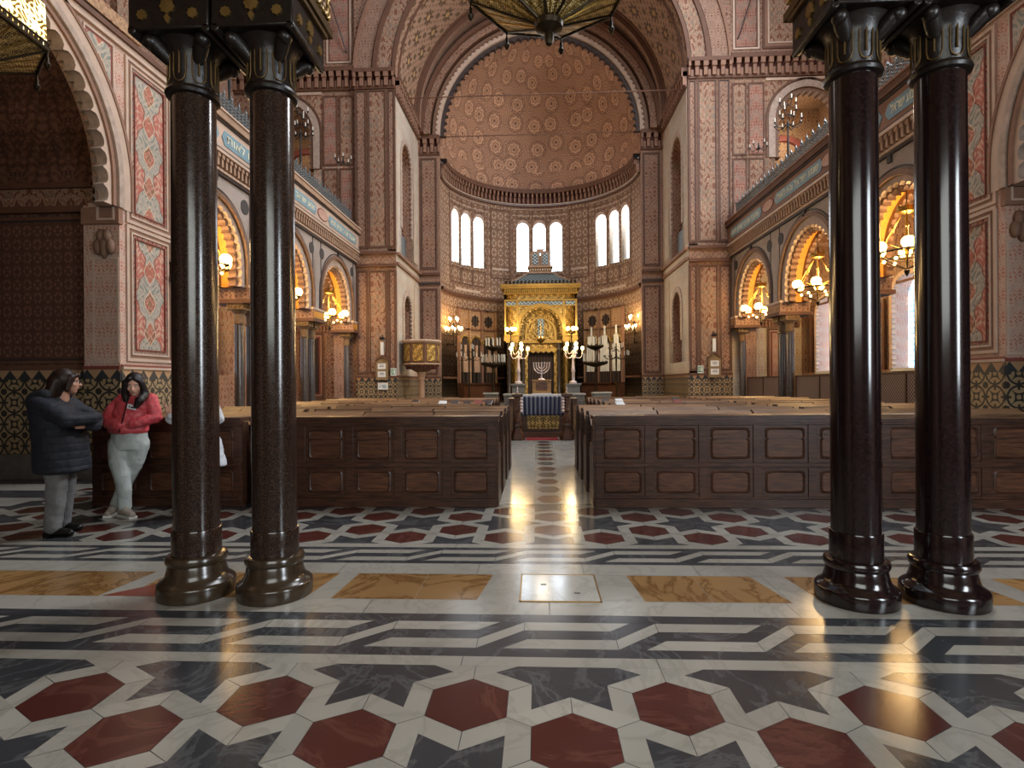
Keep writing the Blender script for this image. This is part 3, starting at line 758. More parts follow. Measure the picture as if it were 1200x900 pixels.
        frame(mb, E_, c-.42, c+.42, 1.0, 3.3, [(.07, 'frame_brown'), (.04, 'frame_light'), (.05, 'frame_red')], 'curtain' if bright else 'panel_field', .06)
        corbels(mb, E_, c-.6, c+.6, 3.35, 3.6, .12, .12, 'frame_brown', 'corbel_red', 'frame_rose')
        mb.build('wall_'+side, kind='structure')
        # --- gallery end wall with arched doorway, cornice and upper panels
        mb = MB(); c = s*9.2
        ua, ub = sorted((s*6.57, s*11.2))
        wall_with_arch(mb, E_, ua, ub, 6.2, 12.0, c, 6.2, 10.5, 1.1, 0, .45, 'pier')
        arch_ring(mb, E_, c, 9.2, 10.5, 1.1, 1.32, -.05, .02, 'scallop', scallop=.0)
        arch_ring(mb, E_, c, 9.2, 10.5, .98, 1.12, .0, .3, 'scallop_dark', 'scallop_dark', scallop=.08, lobe=.22)
        arch_ring(mb, E_, c, 9.2, 10.5, 1.36, 1.42, -.03, .02, 'frame_brown')
        e = s*1.0
        for (a, b) in ((6.65, 7.15), (7.2, 7.75)):
            q0, q1 = sorted((s*a, s*b))
            frame(mb, E_, q0, q1, 7.0, 9.2, [(.05, 'frame_brown')], 'panel_small' if b < 7.5 else 'pier', .03)
            frame(mb, E_, q0, q1, 9.3, 11.8, [(.05, 'frame_brown')], 'pier' if b < 7.5 else 'panel_small', .03)
        q0, q1 = sorted((s*7.8, s*10.6)); mb.pbox(E_, q0, q1, 11.85, 11.95, -.03, .01, 'frame_light')
        corbels(mb, E_, ua, ub, 12.05, 12.75, .27, .2, 'frame_brown', 'corbel_red', 'frame_rose')
        mb.pbox(E_, ua, ub, 12.75, 20, 0, .45, 'rose')
        q0, q1 = sorted((s*6.7, s*7.6)); frame(mb, E_, q0, q1, 12.95, 16.5, [(.06, 'frame_light'), (.05, 'frame_brown')], 'panel_small', .03)
        q0, q1 = sorted((s*7.7, s*10.6)); frame(mb, E_, q0, q1, 12.95, 16.5, [(.08, 'frame_brown'), (.1, 'frame_rose'), (.05, 'frame_light')], 'pier', .03)
        # room beyond the gallery doorway
        q0, q1 = sorted((s*8.0, s*10.6))
        mb.box(q0, 21.6, 6.2, q1, 21.8, 11.8, 'gallery_inner')
        mb.box(q0-.1, 19.9, 11.8, q1+.1, 21.8, 11.9, 'gallery_inner')
        arch_ring(mb, PT(21.5), c, 8.5, 9.8, .75, .95, -.05, .1, 'frame_red')
        mb.box(q0-.1, 19.9, 6.2, q0, 21.8, 11.8, 'gallery_inner'); mb.box(q1, 19.9, 6.2, q1+.1, 21.8, 11.8, 'gallery_inner')
        mb.build('wall_'+side, kind='structure')
        # gallery back wall and high outer wall
        mb = MB(); G = (lambda u, z, d, s=s: (s*(11.0+d), u, z))
        mb.pbox(G, -1, 19.9, 6.2, 19, 0, .3, 'rose')
        for c in (6, 10, 14, 18): mb.pbox(G, c-.25, c+.25, 6.2, 12.5, -.2, .01, 'pier')
        mb.build('wall_'+side, kind='structure')

WN = iter(range(1, 60))
def text_mesh(txt, h):
    c = bpy.data.curves.new('lettering', 'FONT'); c.body = txt; c.size = h; c.extrude = .006; c.align_x = 'CENTER'; c.align_y = 'CENTER'
    o = bpy.data.objects.new('lettering', c); COL.objects.link(o); bpy.context.view_layer.update()
    dg = bpy.context.evaluated_depsgraph_get(); me = bpy.data.meshes.new_from_object(o.evaluated_get(dg))
    V = [v.co.copy() for v in me.vertices]; F = [tuple(p.vertices) for p in me.polygons]
    bpy.data.objects.remove(o); bpy.data.curves.remove(c)
    return V, F
def inscription(P, side):
    words = ['והיו לאות', 'שמע ישראל', 'ואהבת את', 'כי מציון תצא']
    spans = [(16.7, 19.1), (13.2, 15.6), (11.0, 12.4), (9.8, 10.7)]
    meds = [16.15, 12.8]
    for k, ((a, b), w) in enumerate(zip(spans, (words[2]+' '+words[3], words[1]+' '+words[0], words[0], words[1]))):
        mb = MB(); z0, z1 = 6.32, 6.62
        pts = [(a, z0), (b, z0), (b+.1, (z0+z1)/2), (b, z1), (a, z1), (a-.1, (z0+z1)/2)]
        mb.prism(pts, P, -.135, -.1, 'text_blue')
        V, F = text_mesh(w[::-1], .27)
        xs = [v.x for v in V]; 
        if xs:
            sc = (b-a-.15)/(max(xs)-min(xs)); sc = min(sc, 1.4); mid = (a+b)/2
            fl = 1 if side == 'left' else -1
            mb.mesh([P(mid+fl*v.x*sc, (z0+z1)/2+v.y*.9, -.14-v.z) for v in V], F, 'cream_letter')
        mb.build('trim_%d' % next(TN), kind='structure', smooth=False)
    mb = MB()
    for m in meds:
        q = [(m+.38*cos(2*pi*k/24), 6.47+.17*sin(2*pi*k/24)) for k in range(24)]; mb.prism(q, P, -.13, -.1, 'frame_red')
        q = [(m+.34*cos(2*pi*k/24), 6.47+.14*sin(2*pi*k/24)) for k in range(24)]; mb.prism(q, P, -.14, -.1, 'panel_field')
    mb.build('trim_%d' % next(TN), kind='structure')
TN = iter(range(10, 60))

def build_east():
    YC, YA, HW, RA = 19.5, 23.3, 5.1, 4.2
    T = PT(YC); mb = MB()
    # crossing piers facing the nave
    for s in (-1, 1):
        a, b = sorted((s*(HW+.012), s*6.57)); f = lambda x, y: sorted((s*x, s*y))
        mb.pbox(T, a, b, 0, 12.4, 0, .6, 'rose_fine')
        for (x, y, m, pr) in ((HW, 5.42, 'rose_fine', .0), (5.42, 6.12, 'pier', -.0), (6.12, 6.57, 'rose', .0)):
            q0, q1 = f(x, y)
            if m == 'pier': mb.pbox(T, q0, q1, 0, 12.0, -.012, .02, m)
            for (z0, z1) in ((1.85, 5.5), (6.3, 11.9)):
                frame(mb, T, q0+.02, q1-.02, z0, z1, [(.05, 'frame_brown'), (.02, 'frame_dark')], 'pier' if m == 'pier' else 'rose', .03)
        mb.pbox(T, a, b, 0, .3, -.08, .01, 'stone_grey'); mb.pbox(T, a, b, .3, 1.7, -.03, .01, 'wainscot'); mb.pbox(T, a, b, 1.7, 1.78, -.06, .01, 'frame_brown')
        for (z, h, o) in ((5.62, .08, -.1), (5.72, .34, -.06), (6.06, .1, -.14)): mb.pbox(T, a, b, z, z+h, o, .01, 'frame_brown' if h < .3 else 'rose')
        corbels(mb, T, a, b, 12.0, 12.6, .27, .2, 'frame_brown', 'corbel_red', 'frame_rose')
    # wall above: arch face
    P = T; zc = 12.4
    wall_with_arch(mb, P, -6.57, 6.57, 12.4, 20, 0, 12.4, zc, HW, 0, .6, 'rose')
    for (r0, r1, d, m) in ((5.1, 5.22, -.08, 'frame_brown'), (5.26, 5.75, -.03, 'pier'), (5.75, 5.9, -.1, 'frame_brown'), (5.95, 6.5, -.03, 'rose_fine'), (6.5, 6.6, -.1, 'frame_rose')):
        arch_ring(mb, P, 0, 12.4, zc, r0, r1, d, .05, m)
    mb.build('wall_crossing', kind='structure')
    # side walls of the eastern arm
    for s, side in ((-1, 'left'), (1, 'right')):
        W = (lambda u, z, d, s=s: (s*(HW+d), u, z)); mb = MB()
        c = 20.95
        mb.pbox(W, YC, YA, 0, 2.2, 0, .4, 'arm_pale')
        wall_with_arch(mb, W, YC, YA, 2.2, 5.6, c+.15, 2.2, 4.25, .62, 0, .4, 'arm_pale', 'rose')
        arch_ring(mb, W, c+.15, 3.0, 4.25, .6, .8, -.04, .02, 'scallop', scallop=.06, lobe=.16)
        mb.pbox(W, YC, YA, 5.6, 6.25, 0, .4, 'arm_pale')
        wall_with_arch(mb, W, YC, YA, 6.25, 12.0, c+.1, 6.25, 9.8, .8, 0, .4, 'arm_pale', 'rose')
        arch_ring(mb, W, c+.1, 7.2, 9.8, .78, .95, -.04, .02, 'scallop', scallop=.06, lobe=.2)
        mb.pbox(W, YC, YA, 2.2, 11, .4, .5, 'rose')
        mb.pbox(W, c-.7, c+.9, 6.3, 7.2, .22, .28, 'iron_grey')
        mb.pbox(W, YC, YA, 5.7, 5.8, -.08, .01, 'frame_rose'); mb.pbox(W, YC, YA, 6.05, 6.14, -.12, .01, 'frame_rose')
        for (z0, z1) in ((1.85, 5.5), (6.4, 11.7)):
            for (u0, u1) in ((22.3, 23.15),): frame(mb, W, u0, u1, z0, z1, [(.05, 'frame_light')], 'arm_pale', .02)
            mb.pbox(W, YC+.05, YC+.1, z0, z1, -.02, .01, 'frame_light')
        corbels(mb, W, YC, YA, 11.75, 12.35, .27, .2, 'frame_brown', 'corbel_red', 'frame_rose')
        mb.pbox(W, YC, YA, .3, 1.7, -.03, .01, 'wainscot'); mb.pbox(W, YC, YA, 1.7, 1.78, -.05, .01, 'frame_brown')
        mb.build('wall_'+side, kind='structure')
    # barrel vault
    mb = MB(); N = 40; V = []; F = []; U = []
    for j in range(2):
        for i in range(N+1):
            a = pi-pi*i/N; V.append((HW*cos(a), (YC, YA)[j], 12.35+HW*sin(a))); U.append((HW*(pi-a), (0, YA-YC)[j]))
    for i in range(N): F.append((i, i+1, N+2+i, N+1+i))
    mb.mesh(V, F, 'vault', U)
    for y in (YC+.3, YA-.9):
        arch_ring(mb, PT(y), 0, 12.35, 12.35, HW-.05, HW+.1, 0, .1, 'frame_brown')
    arch_ring(mb, PT(YA-.75), 0, 12.0, 12.35, HW-.22, HW+.1, 0, .75, 'frame_brown', 'rose_fine')
    mb.build('ceiling', kind='structure', angle=20)
    # apse front: pilasters and nested arches
    mb = MB(); T = PT(YA)
    for s in (-1, 1):
        a, b = sorted((s*RA, s*HW))
        mb.pbox(T, a, b, 0, 11.95, 0, .5, 'rose_fine')
        for (z0, z1) in ((1.85, 5.5), (6.3, 11.0)): frame(mb, T, a+.06, b-.12, z0, z1, [(.06, 'frame_brown'), (.03, 'frame_dark')], 'rose', .03)
        mb.pbox(T, a, b, .3, 1.7, -.03, .01, 'wainscot'); mb.pbox(T, a, b, 1.7, 1.78, -.05, .01, 'frame_brown')
        mb.pbox(T, a, b, 5.65, 5.75, -.08, .01, 'frame_dark'); mb.pbox(T, a, b, 6.05, 6.15, -.12, .01, 'frame_brown')
        corbels(mb, T, a, b, 11.2, 11.9, .27, .2, 'frame_brown', 'corbel_red', 'frame_rose')
    wall_with_arch(mb, T, -HW, HW, 11.95, 18, 0, 11.95, 11.95, RA, 0, .5, 'rose_fine', back=False)
    arch_ring(mb, T, 0, 11.9, 11.95, RA-.04, RA+.14, -.14, .0, 'frame_light', 'frame_light')
    arch_ring(mb, T, 0, 11.9, 11.95, RA-.15, RA+.02, -.02, .2, 'frame_dark', 'frame_dark', scallop=.13, lobe=.3)
    arch_ring(mb, T, 0, 11.9, 11.95, RA+.14, RA+.26, -.2, 0, 'scallop_dark', 'scallop_dark', scallop=.07, lobe=.22)
    arch_ring(mb, T, 0, 11.9, 11.95, RA+.34, RA+.6, -.32, 0, 'rose', 'frame_brown')
    arch_ring(mb, T, 0, 11.9, 11.95, RA+.6, RA+.74, -.5, 0, 'frame_brown', 'frame_brown')
    mb.build('wall_apse', kind='structure', angle=20)
    # curved apse wall with three groups of three windows
    CY = YA+.2; mb = MB()
    def C(t, z, d=0): return (-(RA+d)*sin(t), CY+(RA+d)*cos(t), z)      # t=0 at the back, + to the left
    zs = [0, 1.7, 7.0, 9.45, 11.0]
    wins = []
    for g in (-1, 0, 1):
        for k in (-1, 0, 1): wins.append(R(g*55+k*11.2))
    wins.sort(); hw = R(4.15); WR = hw*RA
    def cyl(t0, t1, z0, z1, m, d=0, n=None):
        n = n or max(1, int(abs(t1-t0)/R(3)))
        for i in range(n):
            a = t0+(t1-t0)*i/n; b = t0+(t1-t0)*(i+1)/n
            mb.poly([C(a, z0, d), C(b, z0, d), C(b, z1, d), C(a, z1, d)], m, [(a*RA, z0), (b*RA, z0), (b*RA, z1), (a*RA, z1)])
    TE = R(91)
    cyl(-TE, TE, 0, 1.7, 'wainscot'); cyl(-TE, TE, 1.7, 5.55, 'apse'); cyl(-TE, TE, 5.55, 7.0, 'apse'); cyl(-TE, TE, 9.6, 10.2, 'apse')
    zc = 9.45-WR
    prev = -TE
    for w in wins:
        cyl(prev, w-hw, 7.0, 9.6, 'apse'); prev = w+hw
        m = 8
        for i in range(m):                                           # above the round head
            a0, a1 = pi-pi*i/m, pi-pi*(i+1)/m
            ta, tb = w-hw*cos(a0)*-1, w-hw*cos(a1)*-1
            za, zb = zc+WR*sin(a0), zc+WR*sin(a1)
            mb.poly([C(ta, za), C(tb, zb), C(tb, 9.6), C(ta, 9.6)], 'rose_fine', [(ta*RA, za), (tb*RA, zb), (tb*RA, 9.6), (ta*RA, 9.6)])
            mb.poly([C(ta, za), C(tb, zb), C(tb, zb, .35), C(ta, za, .35)], 'frame_light')
            mb.poly([C(ta*1.0+(-.004), za+.02, -.04), C(tb, zb+.02, -.04), C(tb, zb+.12, -.04), C(ta, za+.12, -.04)], 'frame_light')
        for t in (w-hw, w+hw): mb.poly([C(t, 7.0), C(t, zc), C(t, zc, .35), C(t, 7.0, .35)], 'arm_pale')
        mb.poly([C(w-hw, 7.0, -.05), C(w+hw, 7.0, -.05), C(w+hw, 7.0, .35), C(w-hw, 7.0, .35)], 'paper')
    cyl(prev, TE, 7.0, 9.6, 'apse')
    # framed panels round the window groups
    def rect(t0, t1, z0, z1, w, m, d=-.03):
        dw = w/RA
        cyl(t0, t1, z0, z0+w, m, d); cyl(t0, t1, z1-w, z1, m, d)
        for (a, b) in ((t0, t0+dw), (t1-dw, t1)): cyl(a, b, z0, z1, m, d, 1)
    for g in (-55, 0, 55):
        t0, t1 = R(g-18.5), R(g+18.5)
        rect(t0, t1, 6.0, 10.15, .06, 'frame_rose'); rect(t0, t1, 9.75, 10.1, .04, 'frame_light')
        for k in (-1, 0, 1):
            rect(R(g+k*11.2-5.2), R(g+k*11.2+5.2), 6.1, 6.85, .04, 'frame_brown')
            rect(R(g+k*11.2-4.8), R(g+k*11.2+4.8), 9.62, 10.05, .03, 'frame_brown', -.04)
        cyl(R(g-12), R(g+12), 5.78, 5.9, 'frame_light', -.03)
    for g in (-27.5, 27.5):
        rect(R(g-7), R(g+7), 6.6, 10.0, .05, 'frame_brown'); cyl(R(g-6), R(g+6), 7.0, 7.1, 'frame_light', -.04)
    for (z0, z1, d, m) in ((1.7, 1.78, -.05, 'frame_brown'), (5.45, 5.52, -.06, 'frame_brown'), (5.52, 5.62, -.1, 'frame_brown'), (10.2, 10.26, -.08, 'frame_brown'), (10.3, 10.34, -.12, 'frame_light')):
        cyl(-TE, TE, z0, z1, m, d); 
        for i in range(60):
            a = -TE+2*TE*i/60; b = -TE+2*TE*(i+1)/60
            mb.poly([C(a, z1, 0), C(b, z1, 0), C(b, z1, d), C(a, z1, d)], m); mb.poly([C(a, z0, 0), C(b, z0, 0), C(b, z0, d), C(a, z0, d)], m)
    # corbel course at the springing
    cyl(-TE, TE, 10.34, 10.85, 'corbel_red', -.02); cyl(-TE, TE, 10.82, 11.02, 'frame_brown', -.28)
    for i in range(60):
        a = -TE+2*TE*i/60; b = -TE+2*TE*(i+1)/60
        for z in (10.82, 11.02): mb.poly([C(a, z, 0), C(b, z, 0), C(b, z, -.28), C(a, z, -.28)], 'frame_brown')
    n = 58
    for i in range(n):
        t = -TE+2*TE*(i+.5)/n; w = R(.62)
        for (z0, z1, d) in ((10.36, 10.82, -.17), (10.62, 10.82, -.24)):
            q = [C(t-w, z0, 0), C(t+w, z0, 0), C(t+w, z0, d), C(t-w, z0, d)]
            q2 = [(x, y, z1) for x, y, _ in q]
            mb.mesh(q+q2, [(0,1,2,3), (4,5,6,7), (0,1,5,4), (1,2,6,5), (2,3,7,6), (3,0,4,7)], 'frame_rose')
    # half dome (lower drum + quarter sphere)
    cyl(-TE, TE, 11.02, 11.95, 'dome')
    nt, nz = 48, 16; V = []; F = []; U = []
    for j in range(nz+1):
        e = (pi/2)*j/nz
        for i in range(nt+1):
            t = -TE+2*TE*i/nt; r = RA*cos(e)
            V.append((-r*sin(t), CY+r*cos(t), 11.95+RA*sin(e))); U.append((-r*sin(t)*1.15+r*.0, RA*sin(e)*1.15+1.0+RA*(1-cos(e))*0))
            U[-1] = ((t*RA*cos(e)**.5), e*RA)
    for j in range(nz):
        for i in range(nt): F.append((j*(nt+1)+i, j*(nt+1)+i+1, (j+1)*(nt+1)+i+1, (j+1)*(nt+1)+i))
    mb.mesh(V, F, 'dome', U)
    mb.build('wall_apse', kind='structure', angle=25)
    # glazing
    for w in wins:
        g = MB(); m = 12
        pts = [(w-hw, 7.0), (w-hw, zc)]+[(w+hw*cos(pi-pi*i/m), zc+WR*sin(pi-pi*i/m)) for i in range(1, m)]+[(w+hw, zc), (w+hw, 7.0)]
        A = [C(t, z, .3) for t, z in pts]; B = [C(t, z, .33) for t, z in pts]; uv = [(t*RA, z) for t, z in pts]
        g.poly(A, 'glass_apse', uv); g.poly(B[::-1], 'glass_apse', uv[::-1])
        for i in range(len(pts)):
            j = (i+1) % len(pts); g.poly([A[i], A[j], B[j], B[i]], 'frame_dark')
        g.build('window_%d' % next(WN), kind='structure', smooth=False)
    for s_, w in ((-1, 'left'), (1, 'right')):
        m = MB(); m.tube([(s_*6.85, 19.62, 13.3), (s_*6.9, 19.5, 13.45), (s_*7.35, 19.45, 14.9), (s_*8.2, 19.5, 17.0), (s_*8.22, 19.62, 17.05)], .022, 'frame_dark', 6); m.build('cable', label='thin dark cable slanting across the high wall above the %s gallery' % w, cat='cable')
    # entrance side behind the camera and ceiling above it
    mb = MB()
    mb.box(-13.6, -4.2, 0, 13.6, -4.0, 8, 'rose'); mb.box(-4.4, -4.0, 0, -4.2, -3.9, 3.2, 'wood')
    mb.build('wall_entrance', kind='structure')
    mb = MB(); mb.box(-13.6, -4.2, 7.0, 13.6, 4.25, 7.2, 'gallery_inner')
    for s in (-1, 1):
        a, b = sorted((s*6.57, s*13.6)); mb.box(a, 4.25, 7.0, b, 8.8, 7.2, 'gallery_inner')
    mb.build('ceiling', kind='structure')
    # high nave walls above the galleries
    mb = MB()
    for s in (-1, 1):
        a, b = sorted((s*1.62, s*6.57))
    mb.box(-13.6, 3.9, 8.5, 13.6, 4.2, 19, 'rose'); mb.build('wall_gallery_front', kind='structure')
# ---------------------------------------------------------------- foreground columns
def build_front_columns():
    yc = 3.8
    def make(side, x, label):
        sm = 'granite' if side == 'left' else 'black_stone'; bm_ = 'bronze_stone' if side == 'left' else 'black_stone'
        t = thing('stone_column', label, 'column', (x, yc, 0), 0)
        b = MB(); b.lathe([(.245,0),(.248,.01),(.25,.08),(.246,.095),(.234,.106),(.214,.118),(.199,.140),(.190,.170),(.184,.205),(.178,.222)], bm_, n=48)
        b.lathe([(.17,.22),(.188,.226),(.197,.245),(.197,.262),(.188,.28),(.168,.287)], bm_, n=48)
        b.build('base', t)
        d = MB(); d.lathe([(.158,.28),(.158,.452),(.155,.46),(.146,.462)], sm, n=48); d.build('lower_drum', t)
        s = MB(); s.lathe([(.147,.46),(.146,1.9),(.142,3.46)], sm, n=48); s.build('shaft', t)
        n = MB(); n.lathe([(.142,3.44),(.168,3.45),(.176,3.47),(.168,3.492),(.148,3.50)], 'cap_dark', n=40); n.build('neck_ring', t)
        c = MB(); c.lathe([(.143,3.495),(.15,3.51),(.153,3.68),(.175,3.75),(.23,3.8)], 'cap_dark', n=40)
        for k in range(4):                                        # corner scrolls below the block
            a = pi/4+k*pi/2
            c.tube([(.13*cos(a), .13*sin(a), 3.66), (.19*cos(a), .19*sin(a), 3.72), (.25*cos(a), .25*sin(a), 3.775)], [.035, .05, .05], 'cap_dark', 10); c.ball((.255*cos(a), .255*sin(a), 3.762), .050, 'cap_dark', 14, 10)
        capo = c.build('capital', t)
        g = MB()
        for k in range(8):
            a0 = 2*pi*k/8; w = .27; r = .157
            pts = [(-w, .24), (-w, .06), (-w*.8, .02), (-w*.4, .0), (0, -.004), (w*.4, .0), (w*.8, .02), (w, .06), (w, .24)]
            g.tube([(r*cos(a0+u), r*sin(a0+u), 3.515+z*.9) for u, z in pts], .0045, 'gilt_dull', 6)
            a1 = a0+pi/8
            g.tube([(r*cos(a0), r*sin(a0), 3.56), (r*cos(a0), r*sin(a0), 3.72)], .006, 'gilt_dull', 6)
        g.build('capital_tracery', t, label='dull gilt loops running round the capital')
        k = MB(); h = .27
        k.box(-h, -h, 3.79, h, h, 4.03, 'cap_dark')
        # rounded lower corners
        for sx in (-1, 1):
            k.tube([(sx*h*.92, -h, 3.79), (sx*h*.92, h, 3.79)], .03, 'cap_dark', 10)
        k.build('impost_block', t, bevel=.012)
        m = MB()
        for q in range(4):
            Rm = Matrix.Rotation(q*pi/2, 4, 'Z'); m.T = Rm
            for (u, z, r) in ((-.17, 3.88, .032), (0, 3.93, .045), (.17, 3.88, .032)):
                m.prism([(u+r*(1+.10*cos(8*2*pi*j/48))*cos(2*pi*j/48), z+r*(1+.10*cos(8*2*pi*j/48))*sin(2*pi*j/48)) for j in range(48)], lambda u, z, d: (u, -h-d, z), 0, .012, 'gilt')
            m.prism([(-.022, 3.858), (0, 3.82), (.022, 3.858), (0, 3.88)], lambda u, z, d: (u, -h-d, z), 0, .012, 'gilt')
        m.T = None
        m.build('medallion', t, label='gilt rosettes on the sides of the block')
        e = MB(); e.box(-h-.02, -h-.02, 4.03, h+.02, h+.02, 4.06, 'gilt_dull'); e.build('block_moulding', t)
        return t
    make('left', -2.54, 'dark speckled granite column nearest the women, outer one of the left pair')
    make('left', -1.98, 'dark speckled granite column of the left pair, the one nearer the aisle')
    make('right', 1.965, 'near black polished column of the right pair, the one nearer the aisle')
    make('right', 2.525, 'near black polished column of the right pair, the outer one')
    # the loads they carry
    for s, lab in ((-1, 'left'), (1, 'right')):
        a, b = sorted((s*1.74, s*2.80)); mb = MB()
        mb.box(a, 3.46, 4.06, b, 4.14, 4.10, 'cap_dark'); mb.box(a-.05, 3.42, 4.10, b+.05, 4.2, 4.16, 'gilt_dull')
        mb.box(a-.02, 3.45, 4.16, b+.02, 4.17, 7.0, 'cap_dark')
        for (sx, x) in ((-1, a-.02), (1, b+.02)):
            P = lambda u, z, d, x=x, sx=sx: (x-sx*d, u, z)
            frame(mb, P, 3.47, 4.15, 4.2, 6.6, [(.05, 'gold_relief'), (.04, 'frame_light'), (.05, 'frame_rose'), (.03, 'frame_light')], 'panel_field', .03)
        mb.build('trim_%d' % (5 if s < 0 else 6), kind='structure')

def build_arcade_columns():
    def proto():
        t = thing('arcade_column', '', 'column')
        b = MB(); b.box(-.16, -.16, 0, .16, .16, .3, 'stone_grey'); b.lathe([(.15,.3),(.155,.34),(.13,.38),(.125,.42)], 'aisle_column', n=20); b.build('base', t)
        s = MB(); s.lathe([(.108,.42),(.103,2.84)], 'aisle_column', n=24); s.build('shaft', t)
        c = MB(); c.lathe([(.105,2.82),(.125,2.84),(.125,2.86),(.105,2.875),(.108,3.06),(.15,3.1),(.185,3.17)], 'aisle_cap', n=20)
        c.box(-.19, -.19, 3.15, .19, .19, 3.29, 'aisle_cap')
        for k in range(4):
            a = k*pi/2
            for u in (-.1, 0, .1): c.ball((.19*cos(a)-u*sin(a), .19*sin(a)+u*cos(a), 3.22), .028, 'gilt', 8, 6)
        c.build('capital', t)
        return t
    p = None
    for s, side in ((-1, 'left'), (1, 'right')):
        for (yc, nm) in ((12.5, 'nearest'), (16.0, 'middle'), (19.3, 'farthest')):
            offs = (-.25, .25) if nm != 'farthest' else (0,)
            for o in offs:
                if nm == 'farthest': lab = 'single slim grey column against the far pier at the end of the %s arcade' % side
                else: lab = 'slim grey column with gilded capital, %s one of the %s pair in the %s arcade' % ('nearer' if o < 0 else 'farther', nm, side)
                loc = (s*6.85, yc+o, 0)
                if p is None: p = proto(); p.location = loc; p['label'] = lab; p['group'] = 'slim columns of the arcades'
                else: dup(p, loc, 0, lab, 'slim columns of the arcades')

# ---------------------------------------------------------------- pews
def make_pew(L, n, label, group, loc, sunlit=False, first=False):
    """back faces -Y (towards the entrance), seat on the +Y side; local x from 0 to L"""
    t = thing('pew', label, 'pew', loc, 0, group); H = 1.07
    f = MB(); wd = 'wood'
    P = lambda u, z, d: (u, d, z)
    f.pbox(P, 0, L, 0, H-.05, 0, .05, wd)                       # board
    f.pbox(P, -.01, L+.01, 0, .10, -.035, 0, wd); f.pbox(P, 0, L, .10, .125, -.02, 0, wd)
    f.pbox(P, -.005, L+.005, .475, .52, -.03, 0, wd); f.pbox(P, 0, L, .46, .475, -.018, 0, wd)
    f.pbox(P, 0, L, .955, 1.02, -.022, 0, wd)
    pw = L/n
    for i in range(n+1):
        c = min(max(i*pw, .05), L-.05); f.pbox(P, c-.05, c+.05, .1, .98, -.011, 0, wd)
    f.build('back_frame', t, bevel=.004)
    for i in range(n):
        u0, u1 = i*pw+.085, (i+1)*pw-.085
        for (z0, z1, notch) in ((.56, .925, True), (.165, .43, False)):
            g = MB()
            def outline(e):
                a, b, c, d = u0+e, u1-e, z0+e, z1-e; k = .035
                pts = [(a+k, c), (b-k, c), (b-k*.3, c+k*.3), (b, c+k), (b, d-k), (b-k*.3, d-k*.3), (b-k, d), (a+k, d), (a+k*.3, d-k*.3), (a, d-k), (a, c+k), (a+k*.3, c+k*.3)]
                if notch:
                    m = c+(d-c)*.66
                    pts = pts[:4]+[(b, m-.02), (b-.02, m), (b, m+.02)]+pts[4:10]+[(a, m+.02), (a+.02, m), (a, m-.02)]+pts[10:]
                return pts
            o, i_ = outline(0), outline(.016)
            for a in range(len(o)):
                b = (a+1) % len(o); g.poly([P(*o[a], -.004), P(*o[b], -.004), P(*i_[b], -.016), P(*i_[a], -.016)], 'wood')
            j_ = outline(.028)
            for a in range(len(o)):
                b = (a+1) % len(o); g.poly([P(*i_[a], -.016), P(*i_[b], -.016), P(*j_[b], -.004), P(*j_[a], -.004)], 'wood')
            g.poly([P(*q, -.004) for q in j_], 'wood_mid')
            if notch:
                m = z0+(z1-z0)*.66; g.pbox(P, u0+.02, u1-.02, m-.006, m+.006, -.012, 0, 'wood')
            g.build('carved_panel', t, angle=18)
    # ledge or sloping bookrest
    r = MB()
    if not first:
        nb = 3 if L > 2.5 else 2; cuts = [0]+sorted(L*(i+random.uniform(-.12, .12))/nb for i in range(1, nb))+[L]
        for c0, c1 in zip(cuts[:-1], cuts[1:]):
            r = MB(); zf = random.uniform(.875, .955); zb = H-.005+random.uniform(-.012, .012); q = random.uniform(-.03, .03)
            V = [(c0+.01,-.33+q,zf),(c1-.01,-.33+q,zf),(c1-.01,.03,zb),(c0+.01,.03,zb)]; W = [(x, y, z+.022) for x, y, z in V]
            r.mesh(V+W, [(3,2,1,0),(4,5,6,7),(0,1,5,4),(1,2,6,5),(2,3,7,6),(3,0,4,7)], 'wood_worn_sunlit'); r.box(c0+.04, -.03, zf+.03, c0+.07, .02, .99, 'wood'); r.build('bookrest', t)
        r = MB()
    if first: r.box(-.03, -.055, 1.02, L+.03, .30, H, 'wood_worn_sunlit' if sunlit else 'wood'); r.box(-.02, -.04, .985, L+.02, 0, 1.02, 'wood')
    else:
        r.box(-.02, .02, 1.02, L+.02, .10, H+.01, 'wood')
    r.build('bookrest' if first else 'top_rail', t)
    s = MB(); s.box(.02, .05, .42, L-.02, .47, .46, 'wood_mid'); s.box(.02, .05, .06, L-.02, .08, .42, 'wood'); s.build('seat', t)
    for x in (0, L):
        e = MB(); w = .028; 
        pts = [(-.0, 0), (.52, 0), (.52, .10), (.47, .14), (.46, .52), (.50, .60), (.44, .66), (.34, .68), (.2, .72), (.14, .86), (.12, H-.06), (0, H-.06)]
        e.prism(pts, lambda u, z, d: (x+d, u, z), -w, w, 'wood')
        e.tube([(x, .16, .70), (x, .30, .715), (x, .42, .70), (x, .49, .65), (x, .47, .60)], .028, 'wood_mid', 8)
        e.build('end_panel', t, bevel=.004)
    return t
